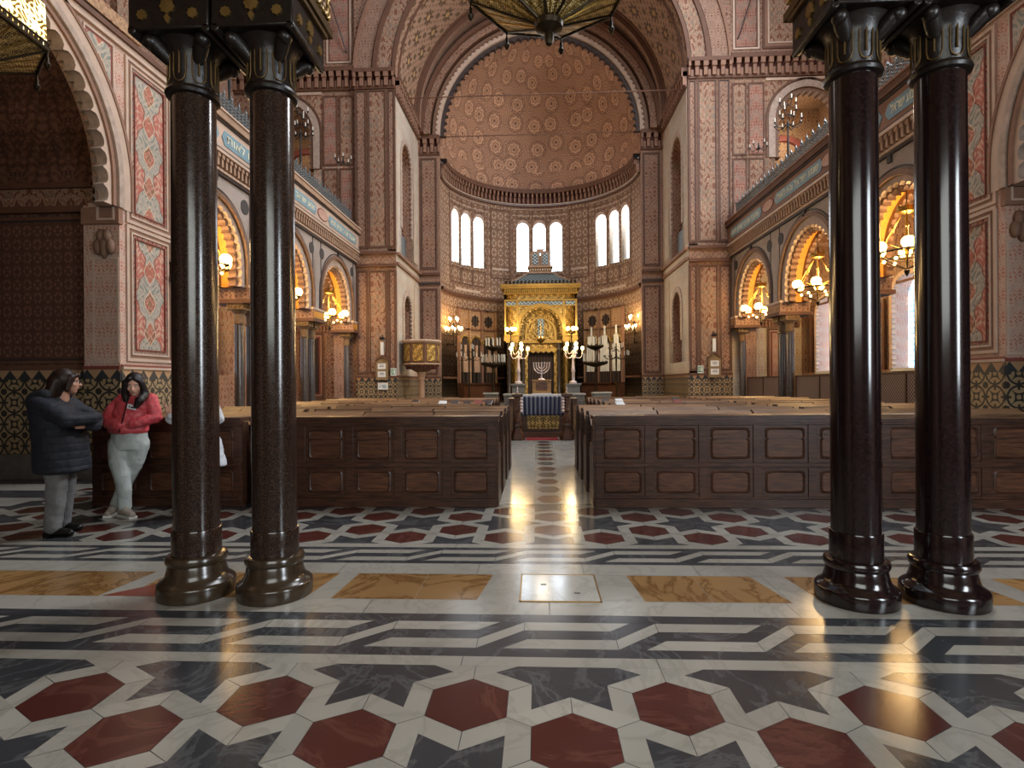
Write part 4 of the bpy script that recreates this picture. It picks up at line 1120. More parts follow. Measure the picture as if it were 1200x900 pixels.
def build_pews():
    pitch = .93; words = ['front', 'second', 'third', 'fourth', 'fifth', 'sixth', 'seventh', 'eighth', 'ninth', 'tenth', 'eleventh']
    blocks = [('left block beside the aisle', -3.56, 2.92, 5, 'L'), ('outer left block by the wall', -5.55, 1.83, 3, 'LL'),
              ('right block beside the aisle', .53, 3.1, 5, 'R'), ('outer right block by the wall', 3.78, 2.3, 4, 'RR')]
    for nm, x0, L, n, key in blocks:
        grp = 'pews of the '+nm
        for r in range(10):
            y = 6.55+pitch*r
            xa, La, na = x0, L, n
            if r >= 4 and key == 'L': La = L-.55; na = 4
            if r >= 4 and key == 'R': xa = x0+.65; La = L-.65; na = 4
            lab = 'dark walnut pew, %s row from the columns in the %s' % (words[r], nm)
            if r == 0: lab = 'panelled dark walnut pew facing the columns, nearest row, %s' % nm
            make_pew(La, na, lab, grp, (xa, y, 0), first=(r == 0), sunlit=(key in ('RR',)))  # sunlight on the outer right front ledge is put into its wood colour
    # prayer books left on bookrests
    k = 0
    spots = [(-1.32, 11.2), (-1.55, 11.2), (-1.8, 11.2), (-2.05, 11.2), (-1.45, 12.12), (-1.2, 12.1), (1.3, 12.1), (1.6, 12.1), (2.6, 11.2), (-2.8, 12.1), (3.0, 13.0), (1.35, 10.27)]
    names = ['left block', 'right block']
    cols = ['frame_red', 'frame_dark', 'disc', 'paper']
    order = ['first','second','third','fourth','fifth','sixth','seventh','eighth','ninth','tenth','eleventh','twelfth']
    for i, (x, y) in enumerate(spots):
        b = MB(); cv = cols[i % 4]
        b.T = Matrix.Translation((x, y-.14, 1.045)) @ Matrix.Rotation(R(22), 4, 'X') @ Matrix.Rotation(random.uniform(-.2, .2), 4, 'Z')
        b.box(-.075, -.11, 0, .075, .11, .004, cv); b.box(-.07, -.105, .004, .072, .105, .03, 'paper'); b.box(-.075, -.11, .03, .075, .11, .034, cv); b.box(-.078, -.11, 0, -.07, .11, .034, cv)
        b.T = None
        b.build('prayer_book', label='small closed prayer book on a bookrest in the %s, %s from the left' % (names[x > 0], order[sorted(q[0] for q in spots).index(x)]), cat='book', group='prayer books on the bookrests')

# ---------------------------------------------------------------- lamps
def make_aisle_chandelier(label, loc):
    t = thing('chandelier', label, 'chandelier', loc, 0, 'brass globe chandeliers in the arcade arches')
    # origin at globe level; hangs from +1.3
    r = MB(); r.tube([(0,0,.62),(0,0,1.38)], .009, 'iron', 8); r.build('rod', t)
    c = MB(); c.lathe([(.02,.62),(.15,.66),(.17,.72),(.15,.76),(.03,.79),(.02,.84)], 'brass', n=12)
    for k in range(6):
        a = 2*pi*k/6; c.box(.15*cos(a)-.015, .15*sin(a)-.015, .68, .15*cos(a)+.015, .15*sin(a)+.015, .80, 'brass')
    c.build('crown', t)
    h = MB(); h.lathe([(.012,.64),(.025,.5),(.012,.4),(.03,.25),(.014,.1),(.035,-.02),(.02,-.2),(.0,-.5)], 'brass', n=10); h.build('stem', t)
    for k in range(6):
        a = 2*pi*k/6; ca, sa = cos(a), sin(a); m = MB()
        m.tube([(.10*ca,.10*sa,.62),(.25*ca,.25*sa,.36),(.37*ca,.37*sa,.16),(.47*ca,.47*sa,-.10)], .011, 'brass', 6)
        m.tube([(.02*ca,.02*sa,-.06),(.2*ca,.2*sa,.0),(.36*ca,.36*sa,.06),(.52*ca,.52*sa,-.08)], .010, 'brass', 6)
        m.ball((.25*ca,.25*sa,.36), .03, 'brass', 8, 6)
        m.tube([(.56*ca,.56*sa,-.12),(.3*ca,.3*sa,-.28),(.0,.0,-.42)], .010, 'brass_dark', 6)
        m.build('arm', t)
        g = MB(); g.lathe([(.03,-.12),(.08,-.105),(.115,-.04),(.112,.02),(.075,.07),(.03,.085)], 'globe', c=(.50*ca,.50*sa,.02), n=14); g.build('globe', t, label='lit opal glass globe')
        g = MB(); g.lathe([(.05,-.02),(.03,-.05),(.012,-.08)], 'brass', c=(.50*ca,.50*sa,-.08), n=10); g.build('globe_holder', t)
        a += pi/6; b = MB(); b.ball((.36*cos(a),.36*sin(a),-.24), .032, 'globe', 8, 6); b.build('small_bulb', t)
    q = MB()
    q.tube([(.56*cos(2*pi*k/6), .56*sin(2*pi*k/6), -.11) for k in range(6)], .016, 'brass_dark', 6, closed=True)
    q.tube([(.36*cos(2*pi*k/6+pi/6), .36*sin(2*pi*k/6+pi/6), -.2) for k in range(6)], .012, 'brass_dark', 6, closed=True)
    q.lathe([(0,-.56),(.035,-.5),(.05,-.44),(.02,-.4)], 'brass_dark', n=10); q.build('ring_frame', t)
    return t
def make_bowl_chandelier(label, loc, lit, rz=0, Rr=.72):
    t = thing('brass_bowl_chandelier', label, 'chandelier', loc, rz, None)
    n = 8
    def pt(k, r, z): a = 2*pi*k/n+pi/8; return (r*cos(a), r*sin(a), z)
    p = MB()
    for k in range(n):
        V = [pt(k,.11,-.30), pt(k+1,.11,-.30), pt(k+1,Rr,0), pt(k,Rr,0)]; 
        p.poly(V, 'brass_pierced', [(0,0),(.1,0),(.55,.7),(-.1,.7)]); p.poly([(x, y, z+.006) for x, y, z in V][::-1], 'brass_pierced', [(0,0),(.1,0),(.55,.7),(-.1,.7)])
        if lit:
            W = [pt(k,Rr,.02), pt(k+1,Rr,.02), pt(k+1,Rr*.98,.42), pt(k,Rr*.98,.42)]; p.poly(W, 'lamp_pierced', [(0,0),(.5,0),(.5,.4),(0,.4)])
    p.build('pierced_bowl', t, smooth=False)
    f = MB()
    for k in range(n):
        f.tube([pt(k,.10,-.31), pt(k,Rr,0)], .014, 'brass_dark', 6)
        for j in (.33, .67):
            a, b = Vector(pt(k,Rr,0)), Vector(pt(k+1,Rr,0)); c = a.lerp(b, j); a2 = Vector(pt(k,.10,-.31)).lerp(Vector(pt(k+1,.10,-.31)), j)
            f.tube([a2, c], .006, 'brass', 5)
    f.build('ribs', t)
    r = MB(); r.tube([pt(k, Rr, 0) for k in range(n)], .022, 'brass_dark', 8, closed=True); r.tube([pt(k, Rr+.01, .06) for k in range(n)], .012, 'brass_dark', 6, closed=True)
    for k in range(n):
        for j in range(10):
            c = Vector(pt(k,Rr,0)).lerp(Vector(pt(k+1,Rr,0)), (j+.5)/10); r.box(c.x-.014, c.y-.014, .0, c.x+.014, c.y+.014, .075, 'brass_dark')
    r.build('rim', t)
    h = MB(); h.lathe([(0,-.52),(.03,-.50),(.045,-.45),(.04,-.40),(.07,-.385),(.12,-.36),(.13,-.32),(.10,-.28),(.02,-.27)], 'brass_dark', n=16); h.build('hub', t)
    for k in range(n):
        g = MB(); g.lathe([(0,-.17),(.018,-.155),(.030,-.12),(.014,-.09),(.016,-.06),(.008,-.04),(.008,0)], 'brass_dark', c=pt(k,Rr,-.01), n=10); g.build('pendant', t)
    s = MB(); s.tube([(0,0,-.28),(0,0,2.1)], .016, 'brass_dark', 8); s.build('rod', t)
    g = MB()
    if lit:
        for k in range(4): g.ball((.32*cos(k*pi/2+.4), .32*sin(k*pi/2+.4), .16), .10, 'lamp_inner', 14, 10)
        g.build('glass_lamp', t, label='glowing glass lamps inside the bowl')
    return t
def make_candelabrum(label, loc, arms, rad, lit, group, name='candelabrum', rz=0, stem=None, tiers=1, dz=.3, cup='wax', ch=.13, cat='candelabrum', metal='brass', span=2*pi, a0=0):
    t = thing(name, label, cat, loc, rz, group)
    s = MB()
    if stem: s.lathe(stem, metal, n=14)
    else: s.lathe([(.05,-.12),(.02,-.05),(.03,0),(.015,.05),(.02,.1)], metal, n=12)
    s.build('stem', t)
    for ti in range(tiers):
        r = rad*(1 if ti == 0 else .62); z = dz*ti; n = arms if ti == 0 else max(3, int(arms*.6))
        for k in range(n):
            a = a0+span*(k+.5*ti)/n; ca, sa = cos(a), sin(a)
            m = MB(); m.tube([(0,0,z-.02),(r*.35*ca,r*.35*sa,z-.13),(r*.75*ca,r*.75*sa,z-.14),(r*ca,r*sa,z-.03),(r*ca,r*sa,z)], .011, metal, 6)
            m.lathe([(.012,-.02),(.035,.0),(.03,.012)], metal, c=(r*ca,r*sa,z), n=8); m.build('arm', t)
            c = MB(); c.lathe([(.016,.01),(.016,ch),(.004,ch+.005)], 'wax', c=(r*ca,r*sa,z), n=8)
            if lit: c.ball((r*ca,r*sa,z+ch+.045), .046, 'bulb', 10, 8, (1,1,1.3))
            c.build('candle', t, label='lit bulb on a white candle' if lit else 'unlit white candle')
    return t
def build_lamps():
    words = ['nearest', 'middle', 'farthest']
    for s, side in ((-1, 'left'), (1, 'right')):
        for w, y, z in zip(words, (10.85, 14.2, 17.72), (3.98, 3.88, 3.76)):
            make_aisle_chandelier('lit brass globe chandelier hanging in the %s arch of the %s arcade' % (w, side), (s*6.85, y, z))
            L = bpy.data.lights.new('warm_point_light', 'POINT'); L.energy = 150; L.color = (1, .66, .30); L.shadow_soft_size = .3
            o = bpy.data.objects.new('warm_point_light', L); COL.objects.link(o); o.location = (s*6.95, y, z+.25)
    make_bowl_chandelier('octagonal pierced brass chandelier seen from below at the top centre', (-.02, 4.9, 4.93), False, .2)
    make_bowl_chandelier('pierced brass chandelier glowing from inside, at the top left corner', (-5.28, 4.6, 4.56), True, .1)
    L = bpy.data.lights.new('warm_point_light', 'POINT'); L.energy = 45; L.color = (1, .7, .35); L.shadow_soft_size = .2
    o = bpy.data.objects.new('warm_point_light', L); COL.objects.link(o); o.location = (-5.28, 4.6, 5.1)
    # unlit candle sconces in the galleries
    def sconce(label, loc, n, r, rz=0):
        return make_candelabrum(label, loc, n, r, False, 'unlit candle brackets in the galleries', 'candle_bracket', rz, metal='iron', cat='candelabrum')
    sconce('small unlit candle bracket on the far wall of the left gallery', (-6.85, 19.1, 9.3), 5, .28)
    sconce('small unlit candle bracket on the far wall of the right gallery', (7.35, 19.1, 9.4), 5, .28)
    post = [(.10,-2.0),(.04,-1.9),(.02,-1.2),(.035,-.8),(.02,-.4),(.03,0),(.015,.05)]
    for (x, y, z, l, n) in ((-6.9, 15.7, 8.75, 'tall unlit many branched candelabrum on the left gallery rail, the farther one', 8), (-6.9, 12.0, 8.85, 'tall unlit many branched candelabrum on the left gallery rail, the nearer one', 9), (6.95, 16.0, 8.75, 'tall unlit many branched candelabrum on the right gallery rail', 8)):
        make_candelabrum(l, (x, y, z), n, .36, False, None, 'gallery_candelabrum', 0, [(r, zz*.9) for r, zz in post], tiers=3, dz=.28, metal='iron')
    # gallery railings
    for s, side in ((-1, 'left'), (1, 'right')):
        t = thing('iron_railing', 'dark wrought iron railing with leafy spikes along the %s gallery' % side, 'railing', (s*6.72, 9.7, 6.97))
        f = MB(); Lr = 9.75
        for z in (.03, .52): f.box(-.015, 0, z, .015, Lr, z+.025, 'iron_grey')
        n = 66
        for i in range(n+1): y = i*Lr/n; f.tube([(0, y, 0), (0, y, .60)], .008, 'iron_grey', 5)
        f.build('rails', t, label='rails and uprights')
        f = MB()
        for i in range(n):
            y = (i+.5)*Lr/n; w = Lr/n
            for (z0, sg) in ((.03, 1), (.17, -1), (.31, 1), (.45, -1)):
                f.tube([(0, y+sg*w*.45*sin(j*pi/3.5), z0+.15*j/7) for j in range(8)], .015, 'iron_grey', 4)
                f.tube([(0, y-sg*w*.45*sin(j*pi/3.5), z0+.15*j/7) for j in range(8)], .015, 'iron_grey', 4)
        f.build('scrollwork', t)
        for i in range(0, n+1, 2):
            y = i*Lr/n; f = MB()
            f.lathe([(0,.0),(.03,.04),(.012,.07),(.035,.11),(.01,.16),(0,.22)], 'iron_grey', c=(0, y, .55), n=6)
            for dd in (-1, 1): f.tube([(0, y, .58), (0, y+dd*.05, .64), (0, y+dd*.075, .61)], .007, 'iron_grey', 4)
            f.build('finial', t, label='leaf shaped spike')
    # tie rods
    for (z, y, hw, w) in ((12.15, 20.6, 5.1, 'upper iron tie rod spanning the barrel vault'), (11.9, 23.35, 4.1, 'lower iron tie rod spanning the half dome opening')):
        m = MB(); m.tube([(-hw, y, z), (hw, y, z)], .022, 'frame_brown', 8); m.build('tie_rod', label=w, cat='rod')

# ---------------------------------------------------------------- reading platform, ark and fittings
def build_sanctuary():
    # posts
    for x, w in ((-.66, 'left'), (.60, 'right')):
        t = thing('carved_lamp_post', 'short carved dark wooden post standing %s of the blue striped cloth' % w, 'post', (x-.0, 14.3, 0), 0, 'carved posts flanking the reading table')
        b = MB(); b.lathe([(.19,0),(.19,.10),(.16,.16),(.11,.26),(.10,.34),(.125,.36),(.125,.40),(.09,.44)], 'wood', n=6); b.build('foot', t)
        s = MB(); s.lathe([(.085,.44),(.105,.5),(.07,.62),(.05,.72),(.09,.76),(.07,.82),(.075,1.08),(.11,1.12)], 'wood_mid', n=12); s.build('shaft', t)
        c = MB(); c.box(-.14,-.14,1.12,.14,.14,1.19,'wood')
        for k in range(5): c.ball((.10*(1 if x < 0 else -1), -.1, 1.07-.08*k), .045, 'silver', 8, 6)
        c.build('top', t)
        f = MB(); f.lathe([(.012,1.19),(.03,1.23),(.012,1.27),(.02,1.34),(0,1.40)], 'silver', n=8); f.build('finial', t)
    # reading table with blue cloth
    t = thing('reading_table', 'wooden reading table with a gold embroidered front panel', 'table', (0, 14.95, 0))
    b = MB(); b.box(-.62, 0, 0, .62, .7, .16, 'wood_mid'); b.box(-.58, .05, .16, .58, .65, 1.05, 'wood_mid'); b.box(-.66, -.05, 1.05, .66, .75, 1.09, 'wood_mid'); b.build('body', t, bevel=.01)
    for x0 in (-.92, .80):
        b = MB(); b.box(x0, .1, 0, x0+.12, 1.1, 1.0, 'wood_mid'); b.box(x0-.02, .08, 1.0, x0+.14, 1.12, 1.05, 'wood'); b.box(x0+.02, .085, .2, x0+.10, .1, .85, 'wood_worn_sunlit'); b.build('side_panel', t)
    e = MB(); e.box(-.46, .03, .2, .46, .06, .62, 'wood'); e.box(-.43, .015, .23, .43, .04, .6, 'embroidery'); e.build('embroidered_panel', t)
    # cloth hanging over the front
    m = MB(); V = []; F = []; U = []; nx, nz = 40, 8
    prof = [(.70, 1.097), (.3, 1.097), (-.05, 1.099), (-.075, 1.08), (-.08, .95), (-.075, .8), (-.08, .66), (-.083, .60)]
    for j, (y, z) in enumerate(prof):
        for i in range(nx+1):
            x = -.60+1.2*i/nx; k = max(0, j-3)/4; V.append((x*(1-.03*k), y-.022*k*sin(i*1.7), z+.02*k*sin(i*.35)*0)); U.append((x, z if j > 2 else y))
    for j in range(len(prof)-1):
        for i in range(nx): F.append((j*(nx+1)+i, j*(nx+1)+i+1, (j+1)*(nx+1)+i+1, (j+1)*(nx+1)+i))
    m.mesh(V, F, 'stripe_cloth', U)
    o = m.build('altar_cloth', loc=(0, 14.95, 0), label='dark blue striped cloth hanging over the front of the reading table', cat='cloth')
    sd = o.modifiers.new('thickness', 'SOLIDIFY'); sd.thickness = .006
    c = MB(); c.box(-.45, 14.2, .002, .39, 14.84, .012, 'carpet'); c.build('carpet_runner', label='red carpet in front of the reading table', cat='carpet')
    # marble enclosure
    for (x0, x1, y, h, lab) in ((-1.15,-.72,16.2,1.16,'grey marble block left of the table with the blue cloth'), (.84,1.25,16.2,1.16,'grey marble block right of the table with the blue cloth'), (-1.95,-1.45,18.4,1.16,'outer grey marble block on the left before the sanctuary'), (1.65,2.3,18.4,1.16,'outer grey marble block on the right before the sanctuary')):
        t = thing('marble_parapet', lab, 'parapet', ((x0+x1)/2, y, 0), 0, 'grey marble blocks around the reading platform'); w = (x1-x0)/2
        b = MB(); b.box(-w+.03,0,0,w-.03,.5,h-.06,'marble_low'); b.box(-w+.12,-.015,.15,w-.12,.02,h-.2,'stone_grey'); b.build('block', t, bevel=.01)
        b = MB(); b.box(-w,-.03,h-.06,w,.53,h,'fl_white'); b.build('coping', t, bevel=.01)
    # long table with white cloth, box and menorah
    t = thing('side_table', 'long low table with a white cloth behind the blue striped one', 'table', (.03, 16.6, 0))
    b = MB(); b.box(-.66, 0, 0, .66, .6, 1.10, 'wood_mid'); b.build('body', t)
    b = MB(); b.box(-.69,-.05,1.10,.69,.65,1.125,'white_cloth'); b.box(-.69,-.055,1.0,.69,-.05,1.125,'white_cloth'); b.build('white_cover', t)
    t = thing('wooden_chest', 'small square wooden stand carrying the silver menorah', 'stand', (-.02, 16.9, 1.125))
    b = MB(); b.box(-.30,-.15,0,.30,.2,.03,'white_cloth'); b.box(-.28,-.14,.03,.28,.18,.44,'wood_light'); b.box(-.3,-.16,.40,.3,.2,.44,'wood_light'); b.box(-.17,-.15,.12,.17,-.13,.36,'wood_mid'); b.build('body', t, bevel=.008)
    t = thing('menorah', 'silver seven branched menorah on a small wooden stand', 'menorah', (-.02, 16.85, 1.565))
    b = MB(); b.lathe([(.11,0),(.10,.02),(.03,.05),(.018,.12),(.025,.14),(.014,.18)], 'silver', n=16); b.build('foot', t)
    s = MB(); s.tube([(0,0,.15),(0,0,.50)], .02, 'silver', 8); s.ball((0,0,.22), .024, 'silver', 10, 8); s.build('stem', t)
    for k, rr in enumerate((.085, .16, .235)):
        b = MB(); pts = [(rr*cos(pi+pi*i/16)*1.0, 0, .42+rr*sin(pi+pi*i/16)*.98) for i in range(17)]
        pts = [(pts[0][0], 0, .50)]+pts+[(pts[-1][0], 0, .50)]; b.tube(pts, .017, 'silver', 8); b.build('branch', t)
    for x in (-.235,-.16,-.085,0,.085,.16,.235):
        b = MB(); b.lathe([(.01,.0),(.024,.012),(.026,.035),(.016,.04)], 'silver', c=(x,0,.49), n=8); b.build('candle_cup', t)
    # five light candelabra on pedestals
    stem = [(.12,-.95),(.12,-.90),(.05,-.86),(.045,-.6),(.07,-.55),(.05,-.45),(.03,-.2),(.05,-.1),(.02,0),(.02,.05)]
    for x, w in ((-.75, 'left'), (1.0, 'right')):
        t = thing('marble_pedestal', 'small stone pedestal carrying the %s lit candelabrum' % w, 'pedestal', (x, 17.9, 0), 0, 'pedestals of the lit candelabra')
        b = MB(); b.box(-.2,-.2,0,.2,.2,1.38,'marble_low'); b.box(-.24,-.24,1.38,.24,.24,1.45,'marble_low'); b.build('block', t, bevel=.01)
        make_candelabrum('lit candelabrum on a white stem standing %s of the menorah' % w, (x, 17.9, 2.40), 5, .30, True, 'lit candelabra flanking the menorah', 'standing_candelabrum', stem=stem, tiers=2, dz=.14, metal='silver')
    # three tier stands of unlit candles
    stem = [(.22,-1.9),(.2,-1.8),(.04,-1.7),(.06,-1.2),(.03,-.9),(.05,-.4),(.03,0),(.03,.7)]
    for x, w in ((-2.02, 'left'), (2.3, 'right')):
        t = make_candelabrum('tall dark two tiered stand of unlit white candles %s of the gilded ark' % w, (x, 23.6, 2.36), 18, .50, False, 'stands of unlit candles', 'candle_stand', ch=.34, stem=stem, tiers=2, dz=.70, metal='brass_dark')
        for (z, r) in ((-.1, .5), (.6, .33)):
            b = MB(); b.lathe([(.03,z-.14),(r*.7,z-.05),(r+.03,z+.02),(r+.03,z+.07),(r,z+.07)], 'brass_dark', n=28); b.build('candle_tray', t)
    # lit wall candelabra at the sides
    for x, w in ((-3.78, 'left'), (4.02, 'right')):
        t = make_candelabrum('lit candle cluster high on the %s wall of the apse' % w, (x, 24.1, 3.72), 8, .36, True, 'lit candle clusters in the apse', 'wall_candelabrum', tiers=2, dz=.42, metal='brass_dark', stem=[(.02,-.6),(.04,-.5),(.02,-.3),(.03,0),(.03,.4)])
        b = MB(); sx = -1 if x < 0 else 1; b.tube([(0,0,-.55),(sx*.25,.1,-.5),(sx*.42,.3,-.55)], .03, 'brass_dark', 8); b.build('bracket', t)
    # unlit globe candelabra before the organ screens
    for x, w, n in ((-2.75, 'left', 6), (2.85, 'right', 9)):
        t = make_candelabrum('unlit branched lamp with white glass cups before the %s organ screen' % w, (x*1.06, 22.5, 2.55), n, .50, False, 'branched lamps before the organ screens', 'branched_lamp', ch=.2, tiers=2, dz=.32, metal='brass_dark', stem=[(.16,-2.1),(.15,-2.0),(.03,-1.9),(.04,-1.2),(.025,-.6),(.04,0),(.02,.5)])
    # ark
    t = thing('ark', 'gilded ark with scaled roof and round headed tablets, in the centre of the apse', 'ark', (.02, 25.2, .6))
    P = lambda u, z, d: (u, d, z-.6)
    W = 1.64
    b = MB()
    wall_with_arch(b, P, -W, W, .6, 5.55, 0, .6, 3.95, 1.02, 0, .35, 'gold_relief', 'gold_relief')
    b.pbox(P, -W, W, .6, 5.55, .9, 1.2, 'gold_relief'); b.pbox(P, -W, -W+.1, .6, 5.55, 0, 1.2, 'gold_relief'); b.pbox(P, W-.1, W, .6, 5.55, 0, 1.2, 'gold_relief')
    for u in (-W, -1.08, 1.0, W-.08): b.pbox(P, u, u+.08, 3.55, 5.2, -.04, 0, 'gold')
    for (z, h, o) in ((3.38, .10, -.12), (3.48, .14, -.06), (3.62, .06, -.12), (4.95, .05, -.05), (5.2, .06, -.06)): b.pbox(P, -W-.02, -.98, z, z+h, o, .02, 'gold') if z < 3.7 else b.pbox(P, -W, W, z, z+h, o, .02, 'gold')
    for (z, h, o) in ((3.38, .10, -.12), (3.48, .14, -.06), (3.62, .06, -.12)): b.pbox(P, .98, W+.02, z, z+h, o, .02, 'gold')
    for (a, c) in ((-1.55, -1.12), (-1.0, 1.0), (1.12, 1.55)): b.pbox(P, a, c, 5.0, 5.17, -.03, .01, 'slate_roof')
    b.build('body', t)
    a = MB(); arch_ring(a, P, 0, 3.6, 3.95, .95, 1.12, -.08, .05, 'gold', 'gold'); arch_ring(a, P, 0, 3.6, 3.95, .88, 1.0, .0, .3, 'gold_relief', 'gold_relief', scallop=.06, lobe=.14)
    a.build('great_arch', t)
    n = MB(); n.pbox(P, -1.0, 1.0, 2.9, 5.0, .34, .4, 'gold_relief'); arch_ring(n, P, 0, 3.3, 3.75, .62, .72, .28, .36, 'gold', 'gold')
    n.pbox(P, -1.02, 1.02, 3.3, 3.42, .22, .4, 'gold'); n.pbox(P, -1.02, 1.02, 3.0, 3.06, .26, .4, 'gold')
    n.build('inner_tympanum', t)
    q = MB(); pts = [(.42*cos(2*pi*i/24), 4.0+.42*sin(2*pi*i/24)) for i in range(24)]
    q.tube([P(u, z, .3) for u, z in pts], .03, 'gold', 6, closed=True)
    q.pbox(P, -.14, .14, 3.62, 4.4, .24, .3, 'slate_roof'); q.pbox(P, -.20, .20, 3.5, 3.62, .22, .3, 'gold'); q.pbox(P, -.1, .1, 4.4, 4.5, .24, .3, 'gold')
    q.ball(P(0, 4.0, .24), .08, 'gold', 10, 8); q.build('emblem', t, label='round gilt emblem with a small tower inside')
    for u in (-1.44, -1.14, -.82, .82, 1.14, 1.44):
        c = MB(); x = P(u, 0, 0)[0]; yy = -.02 if abs(u) > .9 else .22
        c.lathe([(.12,0),(.12,.12),(.085,.16),(.075,.2),(.07,2.35),(.09,2.38),(.085,2.42),(.10,2.6),(.13,2.74)], 'aisle_column' if abs(u) > 1.3 or abs(u) < .9 else 'gold_relief', c=(x, yy, 0), n=16); c.box(x-.13, yy-.13, 2.70, x+.13, yy+.13, 2.8, 'gold'); c.build('colonnette', t)
    d = MB(); d.pbox(P, -.62, .62, .6, 2.95, .42, .46, 'curtain'); d.pbox(P, -.74, -.6, .6, 3.0, .3, .46, 'gold_relief'); d.pbox(P, .6, .74, .6, 3.0, .3, .46, 'gold_relief'); d.build('curtain_doorway', t, label='dark curtained doorway')
    d = MB(); pts = [(-.72, 3.0), (.72, 3.0)]+[(.72-1.44*i/24, 2.95-.10*abs(sin(i*pi/4))) for i in range(25)]; d.prism(pts, P, .2, .26, 'gold'); d.build('pelmet', t)
    c = MB()
    c.pbox(P, -W-.05, W+.05, 5.5, 5.56, -.1, 1.25, 'gold'); c.pbox(P, -W, W, 5.56, 5.74, -.06, 1.2, 'gold_relief')
    for i in range(34):
        u = -W+.05+i*(2*W-.1)/33; c.pbox(P, u-.025, u+.025, 5.56, 5.74, -.2, 0, 'gold'); c.ball(P(u, 5.60, -.16), .03, 'gold', 6, 5)
    c.pbox(P, -W-.12, W+.12, 5.74, 5.82, -.26, 1.35, 'gold'); c.pbox(P, -W-.16, W+.16, 5.82, 5.92, -.3, 1.4, 'gold')
    c.build('cornice', t)
    r = MB(); z0, z1 = 5.92-.6, 6.55-.6
    A = [(-W+.08,-.12,z0),(W-.08,-.12,z0),(W-.08,1.25,z0),(-W+.08,1.25,z0)]; B = [(-.52,.42,z1),(.52,.42,z1),(.52,.8,z1),(-.52,.8,z1)]
    for i in range(4): j = (i+1) % 4; r.poly([A[i], A[j], B[j], B[i]], 'slate_roof')
    r.poly(B, 'slate_roof')
    for i in range(4): r.tube([A[i], B[i]], .035, 'stone_tan', 6)
    for i in range(19):
        u = -W+.1+i*(2*W-.2)/18; r.prism([(u-.06, 5.9), (u+.06, 5.9), (u+.045, 5.98), (u+.06, 6.03), (u, 6.11), (u-.06, 6.03), (u-.045, 5.98)], P, -.22, -.18, 'brass_dark')
    r.build('roof', t, label='grey scaled hipped roof edged with crests')
    k = MB(); k.pbox(P, -.6, .6, 6.5, 6.58, .3, .92, 'stone_tan'); k.pbox(P, -.52, .52, 6.58, 6.78, .36, .86, 'gilt_dull')
    for i in range(9): u = -.44+i*.11; k.pbox(P, u-.03, u+.03, 6.63, 6.72, .34, .36, 'frame_light')
    k.pbox(P, -.58, .58, 6.78, 6.86, .32, .9, 'stone_tan')
    for cx in (-.23, .23):
        pts = [(cx-.21, 6.86)]+arch_pts(cx, 7.35, 7.35, .21, 16)+[(cx+.21, 6.86)]; k.prism(pts, P, .42, .7, 'stone_tan')
        pts = [(cx-.13, 6.92)]+arch_pts(cx, 7.33, 7.33, .13, 16)+[(cx+.13, 6.92)]; k.prism(pts, P, .39, .42, 'slate_roof')
    k.pbox(P, -.16, .16, 7.5, 7.64, .45, .68, 'stone_tan')
    for i in range(5): u = -.16+.08*i; k.prism([(u-.03, 7.64), (u+.03, 7.64), (u, 7.74)], P, .5, .6, 'slate_roof')
    k.pbox(P, -.44, .44, 6.86, 7.36, .52, .66, 'stone_tan'); k.build('tablet_lantern', t, label='pair of round headed tablets on the roof')
    # hanging eternal lamp
    t = thing('hanging_lamp', 'small hanging lamp before the doorway of the ark', 'lamp', (.02, 24.85, 3.45))
    b = MB(); b.tube([(0,0,.12),(0,0,.9),(0,.3,.9)], .008, 'brass', 6); b.build('chain', t)
    b = MB(); b.lathe([(0,-.22),(.06,-.18),(.16,-.1),(.18,-.04),(.1,0),(.04,.1),(.02,.14)], 'brass', n=16); b.build('bowl', t)
    b = MB(); b.ball((-.05,0,.06), .035, 'globe', 8, 6); b.ball((.05,0,.06), .035, 'globe', 8, 6); b.build('flame_glass', t)
    # lit globe clusters on the ark
    for x, w in ((-1.32, 'left'), (1.38, 'right')):
        t = thing('ark_lamp', 'lit cluster of globes on a dark stem at the %s front of the ark' % w, 'lamp', (x, 24.75, 3.9), 0, 'globe lamps on the ark front')
        b = MB(); b.tube([(0,0,0),(0,0,-1.1),(0,.35,-1.15)], .025, 'brass_dark', 8); b.lathe([(.02,-.3),(.08,-.22),(.03,-.15)], 'brass_dark', n=10); b.build('stem', t)
        for k in range(5):
            a = 2*pi*k/5; g = MB(); g.tube([(0,0,-.2),(.12*cos(a),.12*sin(a),-.22),(.2*cos(a),.2*sin(a),-.1)], .01, 'brass_dark', 6); g.build('arm', t)
            g = MB(); g.ball((.2*cos(a), .2*sin(a), -.02), .085, 'globe', 12, 8); g.build('globe', t)
    # organ screens on both sides
    for s, side in ((-1, 'left'), (1, 'right')):
        t = thing('organ_screen', '%s organ screen with dark arches, round openings and pipes' % side, 'organ screen', (0, 0, 0))
        CY = 23.5; RA = 4.14
        ang = lambda k: R(58)-R(12.0)*k
        def C(t_, z, d=0): return (s*(RA-d)*sin(t_), CY+(RA-d)*cos(t_), z)
        base = MB()
        def strip(mb, a0, a1, z0, z1, d, m):
            n_ = max(2, int(abs(a1-a0)/R(2.5)))
            for i in range(n_):
                p, q = a0+(a1-a0)*i/n_, a0+(a1-a0)*(i+1)/n_
                V = [C(p,z0,0),C(q,z0,0),C(q,z0,d),C(p,z0,d)]; mb.mesh(V+[(x,y,z1) for x,y,_ in V], [(0,1,2,3),(4,5,6,7),(0,1,5,4),(1,2,6,5),(2,3,7,6),(3,0,4,7)], m)
        lo, hi = R(31), R(66)
